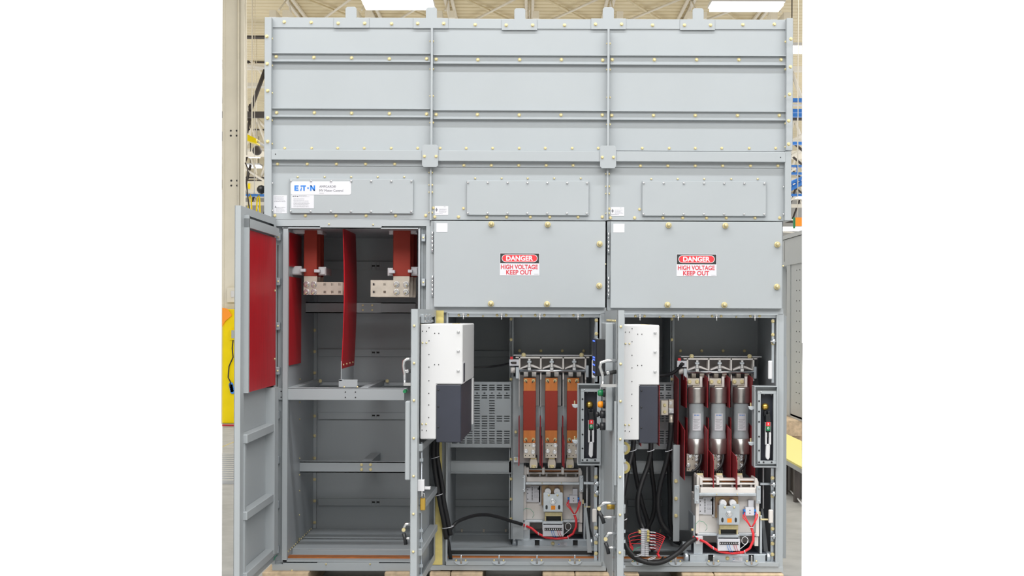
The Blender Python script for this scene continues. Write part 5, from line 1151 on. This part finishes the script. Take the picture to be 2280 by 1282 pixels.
m = MB(); m.tube([W(1745, 430, 21), W(1795, 402, 21)], 0.05, 'bluep', 5); m.tube([W(1745, 415, 21), W(1795, 392, 21)], 0.04, 'bluep', 5)
for k in range(4): m.tube([W(1752+k*9, 411-k*4, 21), W(1758+k*9, 422-k*5, 21)], 0.02, 'bluep', 5)
q = W(1775, 415, 21); m.tube([q, Vector((q.x, q.y, 8))], 0.008, 'joist', 5); solo(m, 'crane_boom', 'sloping blue lattice boom in the right gap', 'boom', clip=True)
for k in range(5):
    m = MB(); Y = 26+4*k; v = 330+32*k; m.tube([W(1660, v+51, Y), W(1800, v-38, Y)], 0.05, 'joist', 5); (m.tube([W(1740, v-34, Y), W(1800, v+16, Y)], 0.035, 'dirt', 5) if k < 4 else None)
    solo(m, 'roof_brace', ['uppermost', 'second', 'third', 'fourth', 'lowest'][k] + ' pair of crossing roof struts seen in the right gap', 'strut', 'crossing roof struts in the right gap', clip=True)
for k, (va, vb_, dk) in enumerate(((26, 72, 0), (118, 168, 0), (150, 112, 1), (240, 280, 0), (268, 222, 1), (375, 402, 0))):
    m = MB(); Y = 24+3*k; q0, q1 = W(545, va, Y), W(640, va+(vb_-va)*2.2, Y); m.tube([q0, q1], 0.055, 'joist', 5)
    m.tube([W(558, va-8, Y), W(549, va+28, Y)], 0.05, 'dirt', 5)
    m.tube([W(545, va+20, Y), W(640, va+22, Y)], 0.028, 'dirt', 5)
    solo(m, 'roof_brace', ['uppermost', 'second', 'third', 'fourth', 'fifth', 'lowest'][k] + ' sloping roof strut with dark tie in the gap left of the gear', 'strut', 'roof struts in the left gap', clip=True)
m = MB(); m.pb(1767, 484, 1771, 508, 12, 12.05, 'green'); m.pb(1771, 484, 1800, 503, 12, 12.05, 'orange'); q = W(1776, 484, 12); m.tube([q, Vector((q.x, 12, 8))], 0.006, 'joist', 5); solo(m, 'aisle_sign', 'green and orange hanging sign in the right gap', 'sign', clip=True)
m = MB(); m.pb(1744, 505, 1800, 513, 30, 30.3, 'lamp'); solo(m, 'ceiling_lamp', 'far ceiling lamp just above the neighbouring grey cabinets', 'lamp', 'bright ceiling lamps', clip=True)
# neighbouring cabinets
xq = 2.9
r = thing('neighbour_cabinet', (xq+0.2, 8.5, 0.32), 'grey cabinet row farther back at the right edge, open side bays with perforated panel', 'cabinet')
def nb(m, ya, yb, za, zb, x0=xq, x1=xq+0.5, mm='grey'): m.box(x0, x1, ya, yb, za, zb, mm)
m = MB(); nb(m, 6.9, 14, 2.30, 2.345, xq-.01); nb(m, 6.9, 14, 2.035, 2.295); nb(m, 6.9, 14, 2.0, 2.035, xq-.012); m.build('top_panel', r, clip=True)
m = MB(); nb(m, 7.98, 7.992, 2.05, 2.28, xq-.002, xq, 'dirt'); 
m.build('panel_seam', r, clip=True)
m = MB(); nb(m, 6.9, 7.62, 0.34, 2.0, xq, xq+.3); m.build('side_panel', r, clip=True)
m = MB(); nb(m, 7.62, 7.80, 0.34, 2.0, xq-.01, xq+.05); nb(m, 7.80, 8.3, 1.14, 1.22, xq, xq+.05); nb(m, 6.9, 14, .32, .36); nb(m, 8.15, 8.4, .34, 2.0, xq, xq+.05); m.build('post', r, clip=True)
m = MB(); nb(m, 7.8, 14, 0.36, 2.0, xq+.35, xq+.4, 'greyd'); m.build('back_sheet', r, clip=True)
for k in range(14):
    for j in range(2):
        y = 7.15+0.16*j; z = 0.5+0.11*k; bolt(r, 0, 0, 0, 'd', '-x', 1.6, pos=(xq, y, z))
for k, (y, s_) in enumerate(((7.1, 'near'), (8.3, 'far'))):
    m = MB(); m.box(2.45, 3.6, y, y+0.9, 0.16, 0.318, 'wood'); m.box(2.5, 3.6, y+.1, y+.8, 0.0, 0.16, 'wood'); solo(m, 'timber_block', '%s timber bearer under the grey cabinet row at the right edge' % s_, 'timber', 'timber bearers under the far cabinet row', clip=True)
# yellow platform
r = thing('platform', (2.25, 5.5, 0), 'low yellow-topped platform with green edge and black legs at the right edge', 'platform')
m = MB(); m.box(2.04, 2.46, 2.2, 7.6, 0.30, 0.315, 'plat'); m.build('top', r, clip=True)
m = MB(); m.box(2.04, 2.46, 2.2, 7.6, 0.265, 0.30, 'green' if False else 'greyd'); m.build('edge', r, clip=True)
for y in (3.3, 3.75, 5.2, 6.8):
    m = MB(); m.box(2.06, 2.10, y, y+0.05, 0, 0.265, 'dirt'); m.build('leg', r, clip=True)
m = MB(); m.box(2.12, 2.44, 3.2, 7.2, 0.02, 0.26, 'dirt'); m.build('dark_base', r, clip=True)
m = MB(); m.box(1.98, 2.03, 4.9, 5.3, 0.0, 0.18, 'orange'); m.box(1.97, 2.035, 4.9, 5.3, 0.08, 0.09, 'red'); solo(m, 'crate', 'orange crate beside the yellow platform', 'crate', clip=True)
m = MB(); m.box(2.5, 2.58, 4, 9.5, 0.0, 0.004, 'redtext'); solo(m, 'floor_tape', 'red and white tape strip on the floor right of the yellow platform', 'tape', clip=True)
m = MB(); m.tube([W(1757, 1088, 3.9), W(1765, 1098, 3.6), W(1776, 1110, 3.3), W(1790, 1128, 3.0)], 0.006, 'porc', 6); solo(m, 'hose', 'thin pale hose on the floor below the yellow platform', 'hose', clip=True)
# left floor items
m = MB(); m.prism([(PX(480,1000,7.0), 6.9), (PX(480,1000,7.0), 7.15), (PX(530,985,8.0), 8.2), (PX(530,985,8.0), 7.95)], 0.0, 0.003, 'z', 'yellow'); solo(m, 'floor_line', 'yellow line painted on the floor at the left edge', 'line', clip=True)
m = MB()
for k in range(14): m.box(-3.4, -2.2, 4.25+0.16*k, 4.33+0.16*k, 0.0, 0.03, 'grate')
m.box(-2.24, -2.2, 4.2, 6.5, 0, 0.035, 'grate'); solo(m, 'floor_grating', 'ribbed grey floor grating left of the open door', 'grating', clip=True)
m = MB(); m.tube([(-4.2, 9.6, 0.02), (-3.9, 9.75, 0.02), (-3.4, 9.7, 0.02)], 0.012, 'redtext', 6); solo(m, 'power_cord', 'red cord on the floor near the column base', 'cord', clip=True)
